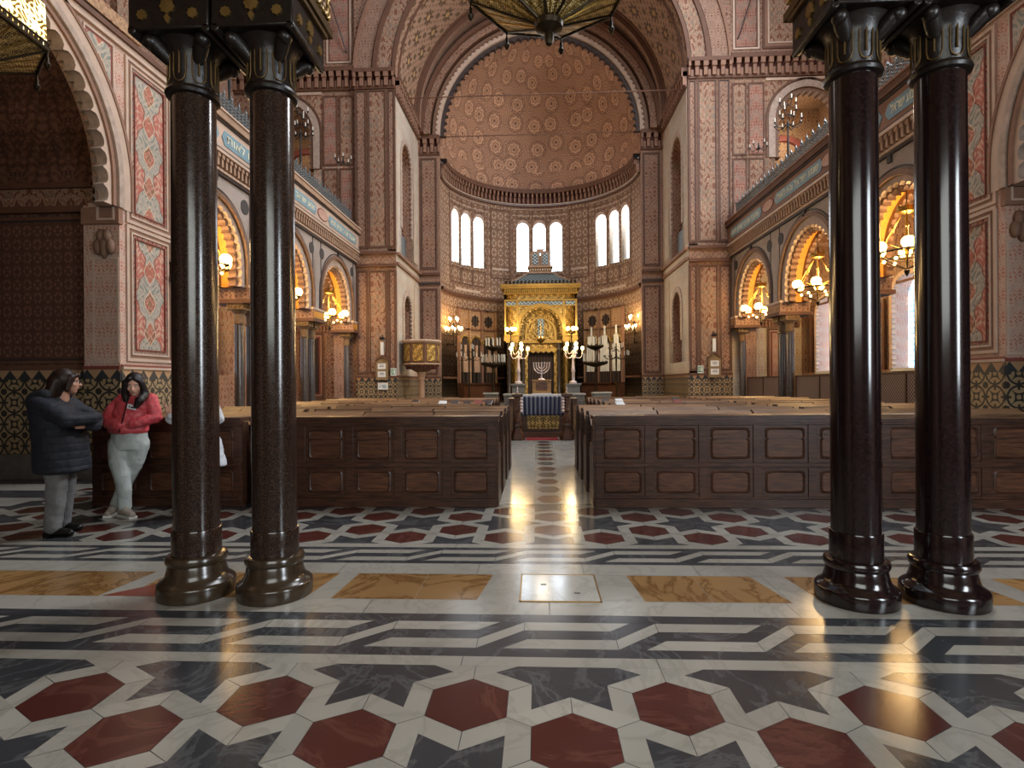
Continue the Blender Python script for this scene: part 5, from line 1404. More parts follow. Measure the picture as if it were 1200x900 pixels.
        strip(base, lo, hi, .6, 1.42, .35, 'wood_mid'); strip(base, lo, hi, 1.42, 1.5, .42, 'wood')
        base.build('base_panel', t)
        fr = MB(); strip(fr, lo, hi, 1.5, 4.9, .012, 'gallery_inner')
        strip(fr, lo, hi, 3.98, 4.05, .12, 'frame_brown'); strip(fr, lo, hi, 4.9, 4.97, .08, 'frame_brown')
        for k in range(4): a = R(32)+R(11)*k; strip(fr, a-R(.7), a+R(.7), 1.5, 4.9, .12, 'gallery_inner' if k % 2 == 0 else 'frame_rose')
        fr.build('frame', t)
        for k in range(3):
            a = R(37.5)+R(11)*k; o = MB(); hw_ = R(3.9); zc = 3.35
            pts = [(a-hw_, 1.5), (a-hw_, zc)]+[(a+hw_*cos(pi-pi*i/12), zc+RA*hw_*sin(pi-pi*i/12)) for i in range(1, 12)]+[(a+hw_, zc), (a+hw_, 1.5)]
            o.poly([C(p, z, .06) for p, z in pts], 'curtain'); o.poly([C(p, z, .02) for p, z in pts], 'curtain')
            o.build('dark_opening', t)
            o = MB(); n_ = 36; q = []
            for i in range(n_+1): an = pi-pi*i/n_; q.append(C(a+(hw_+R(.9))*cos(an), zc+RA*(hw_+R(.9))*sin(an), .1+.02*(i % 2)))
            o.tube(q, .045, 'gold_relief', 6); o.build('arch_moulding', t)
            if k < 2 or s > 0:
                o = MB(); n_ = 36
                q = [(a+(R(3.0)+R(.35)*cos(8*2*pi*i/n_))*cos(2*pi*i/n_), 4.42+RA*(R(3.6)+R(.4)*cos(8*2*pi*i/n_))*sin(2*pi*i/n_)) for i in range(n_)]
                if k < 2:
                    o.poly([C(p, z, .06) for p, z in q], 'curtain'); o.poly([C(p, z, .03) for p, z in q], 'curtain'); o.build('round_opening', t)
            # pipes
            m = 5
            for j in range(m):
                pa = a+hw_*.8*(j-(m-1)/2)/((m-1)/2)
                h_ = (.9+1.3*(1-abs(j-2)/3)) if s > 0 else (.8 if j in (1, 3) else 1.35)
                if s < 0 and j in (0, 4): continue
                p = MB(); c = C(pa, 0, .13); rr = .05 if s > 0 else .07
                p.lathe([(rr*.35, 1.5), (rr, 1.75), (rr, 1.9+h_), (rr*.7, 1.92+h_)], 'stone_tan' if s < 0 else 'wax', c=(c[0], c[1], 0), n=10); p.build('organ_pipe', t)
            g = MB(); strip(g, a-hw_, a+hw_, 1.5, 2.0, .2, 'curtain'); g.build('lower_grille', t)
    # pulpit
    t = thing('pulpit', 'eight sided gilded pulpit raised on a column at the left pier', 'pulpit', (-4.36, 20.1, 0))
    def octo(mb, r0, z0, r1, z1, m):
        for k in range(8):
            a, b = 2*pi*k/8+pi/8, 2*pi*(k+1)/8+pi/8
            mb.poly([(r0*cos(a), r0*sin(a), z0), (r0*cos(b), r0*sin(b), z0), (r1*cos(b), r1*sin(b), z1), (r1*cos(a), r1*sin(a), z1)], m)
    b = MB(); octo(b, .66, 2.2, .66, 2.98, 'frame_brown'); octo(b, 0, 2.2, .66, 2.2, 'frame_brown')
    b.build('drum', t, smooth=False)
    for k in range(8):
        am = 2*pi*(k+.5)/8+pi/8; m = MB(); m.T = Matrix.Rotation(am, 4, 'Z'); ap = .66*cos(pi/8)
        m.box(ap-.01, -.18, 2.28, ap+.02, .18, 2.9, 'gold_relief'); m.box(ap+.01, -.2, 2.25, ap+.035, .2, 2.29, 'gilt_dull'); m.box(ap+.01, -.2, 2.88, ap+.035, .2, 2.92, 'gilt_dull')
        m.T = None; m.build('side_panel', t)
    c = MB(); octo(c, .66, 2.94, .73, 3.0, 'frame_light'); octo(c, .73, 3.0, .73, 3.05, 'frame_light'); octo(c, .73, 3.05, .6, 3.05, 'frame_light'); c.build('top_moulding', t, smooth=False)
    c = MB(); octo(c, .70, 2.16, .70, 2.22, 'stone_tan'); octo(c, .2, 1.9, .70, 2.16, 'frame_brown')
    for k in range(16): a = 2*pi*k/16; c.ball((.52*cos(a), .52*sin(a), 2.06), .06, 'corbel_red', 8, 6)
    c.build('underside', t, smooth=False)
    c = MB(); c.lathe([(.2,0),(.2,.1),(.13,.2),(.11,.3),(.10,1.6),(.13,1.65),(.11,1.7),(.2,1.92)], 'stone_tan', n=20); c.build('column', t)
    # notices
    for x, w, ex in ((-5.62, 'left', -5.22), (5.93, 'right', 5.47)):
        t = thing('notice_board', 'gabled ochre notice board with two sheets on the %s pier' % w, 'notice board', (x, 19.46, 0), 0, 'notice boards on the crossing piers')
        Q = lambda u, z, d: (u, -d, z)
        b = MB(); b.prism([(-.21, 1.62), (.21, 1.62), (.21, 2.28), (0, 2.44), (-.21, 2.28)], Q, 0, .1, 'ochre_board'); b.prism([(-.23, 2.27), (0, 2.43), (.23, 2.27), (.23, 2.31), (0, 2.48), (-.23, 2.31)], Q, 0, .14, 'frame_brown'); b.build('board', t)
        for z in (1.72, 2.0):
            b = MB(); b.prism([(-.14, z), (.14, z), (.14, z+.2), (-.14, z+.2)], Q, .1, .108, 'paper')
            for j in range(2): b.prism([(-.08+.01*j, z+.08+.05*j), (.08, z+.08+.05*j), (.08, z+.098+.05*j), (-.08+.01*j, z+.098+.05*j)], Q, .108, .110, 'disc')
            b.build('sheet', t, label='white sheet with lines of print')
        b = MB(); b.box(x-.055, 19.40, 2.5, x+.055, 19.45, 2.96, 'white'); b.box(x-.05, 19.39, 2.52, x+.05, 19.40, 2.94, 'paper'); b.build('white_strip', label='narrow upright white strip above the %s notice board' % w, cat='panel')
        t = thing('black_sensor', 'small black fitting above the %s notice board' % w, 'lamp', (x+.01, 19.4, 3.09), 0, 'black fittings above the notice boards')  # black sensor housing, gives no light
        b = MB(); b.ball((0,0,0), .10, 'iron', 12, 8, (1, .8, .5)); b.tube([(0,.05,.02),(0,.1,.12)], .02, 'iron', 6); b.build('housing', t)
        t = thing('exit_sign', 'green emergency exit sign on the %s pier' % w, 'sign', (ex, 19.44, 1.9), 0, 'emergency exit signs')
        b = MB(); b.box(-.10,-.012,-.13,.10,0,.13,'paper'); b.build('plate', t)
        b = MB(); Q2 = lambda u, z, d: (u, -.012-d, z)
        b.prism([(-.08,-.09),(.08,-.09),(.08,.10),(-.08,.10)], Q2, 0, .003, 'green')
        b.build('green_field', t)
        b = MB(); b.prism([(.01,-.07),(.065,-.07),(.065,.08),(.01,.08)], Q2, .003, .006, 'paper')                                       # doorway
        b.prism([(.03+.018*cos(2*pi*i/10)-.06, .055+.018*sin(2*pi*i/10)) for i in range(10)], Q2, .006, .009, 'paper')   # running figure: head
        b.prism([(-.045,.03),(-.015,.035),(-.02,-.015),(-.05,-.01)], Q2, .006, .009, 'paper')
        b.prism([(-.05,-.005),(-.035,-.01),(-.06,-.05),(-.075,-.05)], Q2, .006, .009, 'paper'); b.prism([(-.035,-.01),(-.02,-.01),(.005,-.045),(-.01,-.055)], Q2, .006, .009, 'paper')
        b.build('running_figure', t)
    b = MB(); b.box(-5.78, 19.42, 1.28, -5.42, 19.43, 1.52, 'paper')
    for (a, c, z) in ((-5.73, -5.68, 1.36), (-5.64, -5.5, 1.40), (-5.62, -5.48, 1.34)): b.box(a, 19.418, z, c, 19.42, z+.04, 'text_blue')
    b.build('paper_notice', label='white paper notice with dark marks on the tiled dado of the left pier', cat='notice')
    # low lattice screens in the right arcade
    for (y0, y1, lab) in ((9.9, 12.1, 'nearest arch'), (12.95, 15.6, 'middle arch'), (16.45, 19.1, 'farthest arch')):
        t = thing('lattice_screen', 'low woven brown lattice screen across the %s of the right arcade' % lab, 'screen', (6.95, y0, 0), 0, 'lattice screens of the right arcade'); L = y1-y0
        b = MB(); b.box(-.02, 0, .95, .02, L, 1.58, 'lattice'); b.build('lattice', t)
        b = MB(); b.box(-.03, 0, .9, .03, L, .95, 'wood'); b.box(-.03, 0, 1.58, .03, L, 1.62, 'wood'); b.box(-.025, 0, 0, .025, L, .9, 'wood_mid')
        for q in (0, L/2, L-.05): b.box(-.035, q, 0, .035, q+.05, 1.62, 'wood')
        b.build('frame', t)
    # hatch plate in the floor
    t = thing('floor_hatch', 'square metal edged hatch set into the marble floor on the central axis', 'hatch', (0, 3.96, .001))
    b = MB(); b.box(-.265, -.255, 0, .265, .255, .003, 'fl_grey'); b.box(-.13, .04, .003, -.09, .06, .0045, 'disc'); b.box(.10, -.12, .003, .14, -.1, .0045, 'disc'); b.build('slab', t)
    b = MB()
    for q in ((-.275,-.265,.275,-.255), (-.275,.255,.275,.265), (-.275,-.265,-.265,.265), (.265,-.265,.275,.265)): b.box(q[0], q[1], 0, q[2], q[3], .005, 'brass')
    b.build('metal_edge', t)
# ---------------------------------------------------------------- people
def seg(mb, a, b, ra, rb, m, flat=(1, 1), n=16, k=10):
    """tapered limb with round ends between two joints"""
    a, b = Vector(a), Vector(b); d = b-a; L = d.length; q = d.to_track_quat('Z', 'Y').to_matrix()
    V = []; F = []
    prof = []
    for i in range(6): t = pi/2*(1-i/5); prof.append((-ra*sin(t), ra*cos(t)))
    for i in range(1, k): t = i/k; prof.append((L*t, ra+(rb-ra)*t))
    for i in range(6): t = pi/2*i/5; prof.append((L+rb*sin(t), rb*cos(t)))
    for z, r in prof:
        r = max(r, 1e-4)
        for j in range(n): an = 2*pi*j/n; p = q @ Vector((r*cos(an)*flat[0], r*sin(an)*flat[1], z)); V.append(tuple(a+p))
    for i in range(len(prof)-1):
        for j in range(n): l = (j+1) % n; F.append((i*n+j, i*n+l, (i+1)*n+l, (i+1)*n+j))
    F.append(tuple(range(n))[::-1]); F.append(tuple((len(prof)-1)*n+j for j in range(n)))
    mb.mesh(V, F, m)
def chain(mb, pts, rs, m, flat=(1, 1)):
    for i in range(len(pts)-1): seg(mb, pts[i], pts[i+1], rs[i], rs[i+1], m, flat)
def loft(mb, secs, m, n=28):
    """sections (cx, cy, cz, rx, ry) joined into one closed skin"""
    V = []; F = []
    for (cx, cy, cz, rx, ry) in secs:
        for j in range(n): a = 2*pi*j/n; V.append((cx+rx*cos(a), cy+ry*sin(a), cz))
    for i in range(len(secs)-1):
        for j in range(n): l = (j+1) % n; F.append((i*n+j, i*n+l, (i+1)*n+l, (i+1)*n+j))
    F.append(tuple(range(n))[::-1]); F.append(tuple((len(secs)-1)*n+j for j in range(n)))
    mb.mesh(V, F, m)
def skinned(o, voxel, smooth=4, fold=0, fscale=.09):
    r = o.modifiers.new('one_surface', 'REMESH'); r.mode = 'VOXEL'; r.voxel_size = voxel; r.use_smooth_shade = True
    s = o.modifiers.new('soften', 'SMOOTH'); s.factor = .5; s.iterations = smooth
    if fold:
        tx = bpy.data.textures.new('cloth_folds', 'CLOUDS'); tx.noise_scale = fscale; tx.noise_depth = 2
        d = o.modifiers.new('folds', 'DISPLACE'); d.texture = tx; d.strength = fold; d.mid_level = .5; d.texture_coords = 'LOCAL'
    return o
def head(mb, c, yaw, tilt, m='skin'):
    """head with brow, nose, lips, chin, ears; faces +X before turning"""
    rot = Matrix.Rotation(yaw, 3, 'Z') @ Matrix.Rotation(tilt, 3, 'Y')
    def at(x, y, z): p = rot @ Vector((x, y, z)); return (c[0]+p.x, c[1]+p.y, c[2]+p.z)
    mb.ball(at(-.012, 0, .02), 1, m, 22, 16, (.093, .074, .098), rot)
    mb.ball(at(.022, 0, -.035), 1, m, 20, 14, (.066, .058, .082), rot)
    mb.ball(at(.05, 0, -.09), .026, m, 10, 8)                      # chin
    seg(mb, at(.078, 0, .015), at(.100, 0, -.028), .009, .0145, m)    # nose
    mb.ball(at(.090, 0, -.030), 1, m, 10, 8, (.016, .019, .010), rot)
    for y in (-.03, .03):
        seg(mb, at(.074, y*.5, .026), at(.064, y*1.5, .022), .010, .008, m)   # brow
        mb.ball(at(.052, y*1.25, -.028), .026, m, 10, 8)              # cheek
    mb.ball(at(.080, 0, -.056), 1, m, 10, 8, (.010, .024, .006), rot); mb.ball(at(.077, 0, -.067), 1, m, 10, 8, (.010, .020, .007), rot)
    for y in (-.076, .076): mb.ball(at(-.008, y, -.01), 1, m, 10, 8, (.018, .009, .030), rot)
    return at, rot
def face_details(parent, at, rot):
    for y in (-.031, .031):
        e = MB(); e.ball(at(.0735, y, .004), 1, 'paper', 12, 8, (.006, .0135, .0065), rot); e.ball(at(.0785, y, .004), 1, 'hair', 10, 8, (.003, .006, .006), rot); e.build('eye', parent, label='dark eye')
        e = MB(); seg(e, at(.083, y*.45, .024), at(.070, y*1.65, .026), .0035, .0025, 'hair', n=8, k=3); e.build('eyebrow', parent)
    l = MB(); l.ball(at(.0885, 0, -.0605), 1, 'frame_rose', 12, 6, (.005, .022, .0075), rot); l.build('lips', parent)
def hand(mb, wrist, fwd, side, palm_n, curl=.5, m='skin', thumb=1):
    """palm with four fingers and a thumb; fwd = pointing dir, side = across the palm towards the thumb"""
    w = Vector(wrist); f = Vector(fwd).normalized(); s_ = Vector(side).normalized(); n = Vector(palm_n).normalized()
    seg(mb, w, w+f*.03, .024, .026, m)
    for k in range(4):
        off = s_*(.030-.020*k); base = w+f*.075+off
        seg(mb, w+f*.01+off*.6, base, .014, .011, m, n=10, k=4)
        L = (.040, .046, .042, .032)[k]; a = curl*(.7+.1*k); p = base; d = f.copy()
        for j in range(3):
            d = (d*cos(a)+n*sin(a)).normalized(); q = p+d*L*(1, .65, .5)[j]; seg(mb, p, q, .0092-.0008*j, .0086-.0008*j, m, n=10, k=3); p = q
    t0 = w+f*.02+s_*.022; t1 = t0+f*.028+s_*.026+n*.010; t2 = t1+f*.030+s_*.006+n*.014
    seg(mb, t0, t1, .013, .011, m, n=10, k=3); seg(mb, t1, t2, .0105, .0085, m, n=10, k=3)

def build_people():
    # ---- woman in a dark padded coat, seen from behind and the side, arms folded
    t = MB(); hx, hz = .075, 1.50
    at, rot = head(t, (hx, .01, hz), R(28), R(2))
    seg(t, (.02, .0, 1.33), (.04, .005, 1.42), .062, .056, 'skin')
    loft(t, [(-.04, 0, .85, .13, .15), (-.05, 0, 1.1, .13, .16), (-.06, 0, 1.28, .11, .17), (-.04, 0, 1.36, .07, .08)], 'skin')
    chain(t, [(-.07, -.15, 1.27), (.18, -.17, 1.10), (.26, .06, 1.13)], [.05, .042, .03], 'skin')
    chain(t, [(-.05, .16, 1.27), (.17, .20, 1.10), (.27, -.02, 1.08)], [.05, .042, .03], 'skin')
    hand(t, (.26, .06, 1.13), (.25, 1, .1), (0, 0, 1), (-1, 0, 0), .45); hand(t, (.27, -.02, 1.08), (.1, -1, 0), (0, 0, 1), (-1, 0, 0), .45)
    for y, x in ((-.09, .02), (.09, -.02)):
        chain(t, [(x*.3, y, .86), (x+.01, y, .47), (x-.02, y*1.05, .10)], [.085, .055, .04], 'skin')
    body = t.build('person', label='woman in a long dark padded coat standing with folded arms at the far left', cat='person', loc=(-4.86, 5.28, 0)); skinned(body, .007, 3)
    face_details(body, at, rot)
    body.rotation_euler = (0, 0, R(8))
    c = MB()
    loft(c, [(.03, 0, .615, .20, .225), (.03, 0, .63, .222, .245), (.02, 0, .75, .222, .25), (.01, 0, .92, .215, .24), (-.01, 0, 1.05, .21, .235), (-.04, 0, 1.18, .195, .235), (-.07, 0, 1.28, .165, .225), (-.07, 0, 1.345, .12, .17), (-.05, 0, 1.385, .075, .09)], 'navy')
    chain(c, [(-.06, -.175, 1.285), (.21, -.235, 1.135), (.32, -.05, 1.14), (.31, .06, 1.15)], [.085, .075, .062, .056], 'navy')
    chain(c, [(-.05, .18, 1.285), (.17, .25, 1.12), (.30, .05, 1.07), (.29, -.02, 1.07)], [.085, .075, .062, .056], 'navy')
    skinned(c.build('padded_coat', body), .010, 4, .022, .12)
    h = MB()                                                         # fur edged hood lying on the back
    for k in range(14):
        a = pi*.55+pi*.9*k/13; x, y = .015+.155*cos(a)*1.15, .155*sin(a); h.ball((x-.02, y, 1.385-.07*(-cos(a))*.6), .055, 'fur', 10, 8)
    h.ball((-.17, 0, 1.31), 1, 'fur', 16, 12, (.10, .15, .09))
    skinned(h.build('fur_hood', body), .012, 2)
    h = MB()
    h.ball((hx-.03, 0, hz+.03), 1, 'hair_brown', 20, 14, (.108, .10, .108)); h.ball((hx-.075, -.02, hz-.03), 1, 'hair_brown', 18, 12, (.085, .10, .12)); h.ball((hx-.09, 0, hz-.1), 1, 'hair_brown', 16, 12, (.085, .12, .09)); seg(h, (hx-.06, -.07, hz), (hx-.10, -.08, hz-.13), .05, .06, 'hair_brown'); seg(h, (hx-.10, 0, hz), (hx-.16, 0, hz-.12), .06, .06, 'hair_brown')
    p = at(.02, -.085, -.02); seg(h, at(.03, -.07, .05), at(.0, -.085, -.08), .028, .022, 'hair_brown')
    seg(h, at(.065, -.05, .07), at(.02, -.08, .02), .022, .026, 'hair_brown'); seg(h, at(.075, -.02, .075), at(.075, .04, .065), .022, .02, 'hair_brown')
    skinned(h.build('hair', body), .010, 2)
    g = MB()
    for y in (-.033, .033): g.tube([at(.098, y+.024*cos(2*pi*i/14), .004+.018*sin(2*pi*i/14)) for i in range(14)], .0028, 'iron', 5, closed=True)
    g.tube([at(.098, -.01, .008), at(.10, .01, .008)], .0025, 'iron', 5)
    for y in (-1, 1): g.tube([at(.098, y*.057, .008), at(.0, y*.083, .006)], .0025, 'iron', 5)
    g.build('glasses', body)
    j = MB()
    for y, x in ((-.10, .03), (.10, -.03)):
        chain(j, [(x*.4, y*.9, .80), (x*.9+.015, y, .50), (x-.01, y*1.05, .25), (x-.02, y*1.1, .095)], [.115, .088, .078, .072], 'jeans_dark')
    skinned(j.build('jeans', body), .009, 3, .016, .09)
    for y, x in ((-.11, .03), (.11, -.03)):
        s = MB(); chain(s, [(x-.055, y, .052), (x+.05, y, .045), (x+.135, y, .035)], [.042, .042, .032], 'shoe_black'); s.box(x-.095, y-.034, .0, x-.03, y+.034, .045, 'shoe_black'); s.box(x+.0, y-.036, 0, x+.14, y+.036, .014, 'shoe_black')
        s.build('ankle_boot', body)
    # ---- woman in a red padded jacket leaning on the bench
    t = MB(); hc = (.205, -.12, 1.468)
    at, rot = head(t, hc, R(-68), R(16))
    seg(t, (.17, -.03, 1.30), (.19, -.08, 1.40), .058, .052, 'skin')
    loft(t, [(.06, 0, .85, .17, .12), (.08, 0, 1.0, .13, .10), (.13, 0, 1.2, .15, .10), (.15, -.01, 1.32, .13, .08), (.17, -.03, 1.36, .06, .06)], 'skin')
    chain(t, [(.0, -.01, 1.30), (-.16, -.05, 1.11), (.04, -.13, 1.03)], [.05, .04, .03], 'skin'); chain(t, [(.31, -.01, 1.31), (.37, -.02, 1.10), (.24, -.13, 1.06)], [.05, .04, .03], 'skin')
    hand(t, (.04, -.13, 1.03), (1, -.05, -.35), (0, 0, 1), (0, 1, 0), .4); hand(t, (.24, -.13, 1.06), (-1, 0, -.4), (0, 0, 1), (0, 1, 0), .4)
    chain(t, [(-.02, -.03, .86), (.05, -.10, .48), (.06, -.09, .10)], [.09, .045, .034], 'skin'); chain(t, [(.14, .0, .86), (.06, .0, .48), (-.12, .01, .10)], [.09, .045, .034], 'skin')
    body = t.build('person', label='dark haired woman in a red jacket with a white badge leaning against a pew', cat='person', loc=(-4.83, 6.12, 0)); skinned(body, .007, 3)
    face_details(body, at, rot)
    c = MB()
    loft(c, [(.05, -.02, .925, .19, .145), (.05, -.02, .95, .215, .165), (.06, -.02, 1.02, .21, .16), (.09, -.02, 1.12, .20, .155), (.12, -.02, 1.22, .205, .15), (.14, -.02, 1.30, .20, .125), (.16, -.03, 1.355, .13, .095), (.175, -.04, 1.40, .07, .07)], 'redjacket')
    chain(c, [(-.005, -.02, 1.295), (-.09, -.04, 1.20), (-.175, -.06, 1.09), (-.05, -.15, 1.04), (.06, -.175, 1.02)], [.078, .075, .068, .066, .055], 'redjacket')
    chain(c, [(.315, -.02, 1.30), (.35, -.02, 1.20), (.375, -.03, 1.10), (.30, -.13, 1.06), (.23, -.175, 1.04)], [.075, .07, .064, .06, .05], 'redjacket')
    skinned(c.build('padded_jacket', body), .009, 3, .026, .07)
    z = MB(); z.tube([(.175, -.155, 1.36), (.15, -.178, 1.25), (.12, -.192, 1.1), (.08, -.202, .94)], .006, 'hair', 6); z.build('zip', body)
    z = MB(); z.T = Matrix.Translation((.215, -.178, 1.225)) @ Matrix.Rotation(R(12), 4, 'Y'); z.box(-.048, -.012, -.026, .048, .0, .026, 'paper'); z.box(-.03, -.0135, -.012, -.018, -.012, .014, 'disc'); z.box(-.008, -.0135, -.012, .03, -.012, .004, 'disc'); z.T = None
    z.build('badge', body, label='white name badge on the jacket')
    h = MB(); p = at
    h.ball(at(-.03, 0, .035), 1, 'hair', 20, 14, (.100, .098, .105), rot)
    seg(h, at(.035, -.078, .04), at(.01, -.10, -.10), .034, .04, 'hair'); seg(h, at(.01, -.10, -.10), (hc[0]-.09, hc[1]-.0, 1.28), .04, .035, 'hair')
    seg(h, at(.035, .078, .04), at(.02, .10, -.10), .034, .042, 'hair'); chain(h, [at(.02, .10, -.10), (hc[0]+.10, hc[1]-.06, 1.30), (hc[0]+.07, hc[1]-.075, 1.235)], [.042, .048, .03], 'hair')
    seg(h, at(-.08, 0, 0), (hc[0]+.02, hc[1]+.09, 1.30), .07, .07, 'hair')
    seg(h, at(.06, -.03, .088), at(.03, -.075, .045), .022, .028, 'hair'); seg(h, at(.06, .02, .088), at(.035, .075, .045), .022, .028, 'hair')
    skinned(h.build('hair', body), .009, 2)
    j = MB()
    loft(j, [(.055, -.01, .74, .19, .145), (.055, -.01, .84, .20, .15), (.05, -.01, .93, .19, .14), (.05, -.01, .96, .17, .13)], 'jeans')
    chain(j, [(-.035, -.03, .80), (-.01, -.08, .62), (.05, -.12, .46), (.065, -.11, .28), (.065, -.10, .10)], [.122, .108, .082, .072, .066], 'jeans')
    chain(j, [(.145, .0, .80), (.11, .0, .62), (.04, .01, .46), (-.05, .02, .28), (-.13, .02, .10)], [.118, .102, .08, .068, .062], 'jeans')
    skinned(j.build('jeans', body), .009, 3, .016, .09)
    for (x, y, a) in ((.085, -.13, R(-28)), (-.14, -.01, R(-70))):
        s = MB(); s.T = Matrix.Translation((x, y, 0)) @ Matrix.Rotation(a, 4, 'Z')
        chain(s, [(-.06, 0, .055), (.02, 0, .065), (.11, 0, .045), (.16, 0, .040)], [.045, .047, .042, .034], 'shoe_white'); s.box(-.10, -.042, 0, .185, .042, .024, 'white'); s.T = None
        s.build('trainer', body)
    # ---- person in a white coat mostly hidden by the outer left column
    t = MB()
    at, rot = head(t, (.03, -.03, 1.49), R(150), R(14)); seg(t, (.0, 0, 1.32), (.02, -.01, 1.42), .058, .052, 'skin')
    loft(t, [(0, 0, .85, .16, .12), (0, 0, 1.1, .15, .11), (0, 0, 1.3, .16, .1), (0, 0, 1.36, .07, .06)], 'skin')
    chain(t, [(-.16, 0, 1.30), (-.25, -.04, 1.06), (-.20, -.10, 1.14)], [.05, .04, .028], 'skin'); chain(t, [(.16, 0, 1.3), (.2, .06, 1.08), (.05, .14, 1.12)], [.05, .04, .03], 'skin')
    hand(t, (-.20, -.10, 1.14), (-.55, -.25, .55), (0, 0, 1), (.6, 0, .2), .5); hand(t, (.05, .14, 1.12), (-1, .1, .1), (0, 0, 1), (0, -1, 0), .5)
    for x in (-.08, .08): chain(t, [(x, 0, .86), (x, -.02, .47), (x, .0, .10)], [.08, .055, .042], 'skin')
    body = t.build('person', label='person in a white coat mostly hidden behind the outer left column', cat='person', loc=(-3.98, 6.08, 0)); skinned(body, .007, 3)
    face_details(body, at, rot)
    c = MB(); loft(c, [(.06, 0, .56, .27, .2), (.05, 0, .6, .275, .2), (.04, 0, .8, .24, .18), (.02, 0, 1.0, .20, .16), (0, 0, 1.2, .21, .15), (0, 0, 1.31, .2, .12), (0, 0, 1.37, .1, .09)], 'white_coat')
    chain(c, [(-.15, 0, 1.29), (-.245, -.04, 1.08), (-.215, -.085, 1.12)], [.075, .065, .052], 'white_coat'); chain(c, [(.17, 0, 1.29), (.22, .06, 1.08), (.08, .13, 1.11)], [.075, .065, .05], 'white_coat')
    skinned(c.build('white_coat', body), .010, 4, .03, .09)
    h = MB(); h.ball((.04, -.02, 1.52), 1, 'hair_brown', 18, 12, (.1, .095, .1)); h.ball((.06, 0, 1.45), 1, 'hair_brown', 18, 12, (.08, .09, .11)); skinned(h.build('hair', body), .011, 2)
    j = MB()
    for x in (-.085, .085): chain(j, [(x, 0, .8), (x, -.02, .47), (x, 0, .09)], [.10, .08, .065], 'frame_dark')
    skinned(j.build('trousers', body), .012, 3)
    for x in (-.09, .09):
        s = MB(); chain(s, [(x, .03, .05), (x, -.08, .045), (x, -.16, .035)], [.042, .042, .034], 'shoe_black'); s.box(x-.04, -.19, 0, x+.04, .07, .02, 'shoe_black'); s.build('shoe', body)

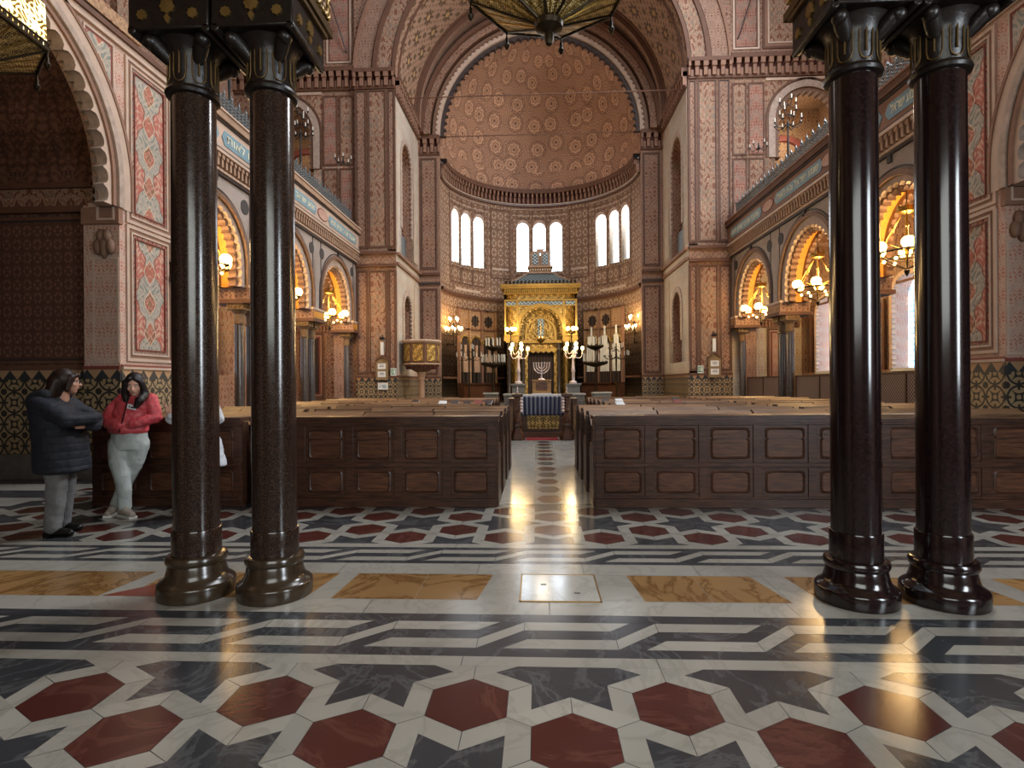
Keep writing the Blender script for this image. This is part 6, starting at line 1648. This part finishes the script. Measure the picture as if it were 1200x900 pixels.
# ---------------------------------------------------------------- light and camera
def area(name, loc, target, size, power, color, sy=None):
    L = bpy.data.lights.new(name, 'AREA'); L.energy = power; L.color = color; L.size = size
    if sy: L.shape = 'RECTANGLE'; L.size_y = sy
    o = bpy.data.objects.new(name, L); COL.objects.link(o); o.location = loc
    o.rotation_euler = (Vector(target)-Vector(loc)).to_track_quat('-Z', 'Y').to_euler()
    return o
def build_lights():
    w = bpy.data.worlds.new('overcast_daylight'); bpy.context.scene.world = w; w.use_nodes = True
    w.node_tree.nodes['Background'].inputs[0].default_value = (.80, .88, 1, 1); w.node_tree.nodes['Background'].inputs[1].default_value = WORLD
    area('dome_daylight', (4.5, 11.5, 18.5), (-4, 13, 3), 7, DOME, (.92, .95, 1))
    area('gallery_window_daylight', (10.4, 12.5, 11.5), (-6.5, 9.5, 4), 1.8, GALW, (.95, .97, 1), 4)
    area('gallery_window_daylight', (-10.4, 13, 11.5), (6.5, 14, 5), 1.8, GALL, (1, .97, .93), 4)
    area('entrance_side_light', (0, -3.6, 3.4), (0, 3, .8), 4.5, ENTR, (.96, 1, .95), 3)
    area('entrance_side_light', (6.2, -1, 3.0), (-5, 6, 1.5), 1.6, SIDE, (.85, .93, 1), 3)  # added fill to brighten the people; no window stands here
    for s in (-1, 1):
        for y in (10.6, 14.1, 17.97):
            pass
    for a in (-55, 0, 55):
        pass
    for (x, y, z, e, c) in ((9.2, 20.8, 10.4, 45/LAMP, (1, .86, .68)), (-9.2, 20.8, 10.4, 10/LAMP, (1, .86, .68)), (-1.4, 24.2, 4.0, 120, (1, .80, .50)), (1.45, 24.2, 4.0, 120, (1, .80, .50)), (-.75, 17.7, 2.7, 40, (1, .75, .4)), (1.0, 17.7, 2.7, 40, (1, .75, .4)), (-3.4, 23.9, 4.2, 60, (1, .74, .4)), (3.7, 23.9, 4.2, 60, (1, .74, .4)), (0, 21.5, 6.5, 50, (1, .74, .42))):  # gallery-room points are added fill; the last point has no lamp fixture
        L = bpy.data.lights.new('warm_point_light', 'POINT'); L.energy = e*LAMP; L.color = c; L.shadow_soft_size = .25
        o = bpy.data.objects.new('warm_point_light', L); COL.objects.link(o); o.location = (x, y, z)
WORLD, DOME, GALW, GALL, ENTR, SIDE, AISL, APSE, LAMP = .34, 1700, 1500, 60, 220, 330, 60, 120, .65
def build_camera():
    cd = bpy.data.cameras.new('camera'); cam = bpy.data.objects.new('camera', cd); COL.objects.link(cam)
    cd.sensor_width = 36; cd.lens = 651.9/1200*36; cd.clip_end = 200; cd.clip_start = .05
    yaw, pitch, roll = .04588, -.00034, -.0072
    F = Vector((-sin(yaw)*cos(pitch), cos(yaw)*cos(pitch), sin(pitch))); Rt = Vector((cos(yaw), sin(yaw), 0)); U = Rt.cross(F)
    c, s = cos(roll), sin(roll); R2 = c*Rt+s*U; U2 = -s*Rt+c*U
    m = Matrix((( R2.x, U2.x, -F.x, -.1425), (R2.y, U2.y, -F.y, 0), (R2.z, U2.z, -F.z, 1.45), (0, 0, 0, 1)))
    cam.matrix_world = m; bpy.context.scene.camera = cam
    v = bpy.context.scene.view_settings; v.view_transform = 'Standard'; v.look = 'None'; v.gamma = 1; v.use_curve_mapping = False; v.exposure = EXPO
    cy = bpy.context.scene.cycles; cy.max_bounces = 5; cy.diffuse_bounces = 3; cy.glossy_bounces = 3; cy.sample_clamp_indirect = 4; cy.use_denoising = True; cy.caustics_reflective = False; cy.caustics_refractive = False
EXPO = 0.2

build_materials(); build_floor(); build_shell(); build_east(); build_front_columns(); build_arcade_columns(); build_pews(); build_lamps(); build_sanctuary(); build_people(); build_lights(); build_camera()
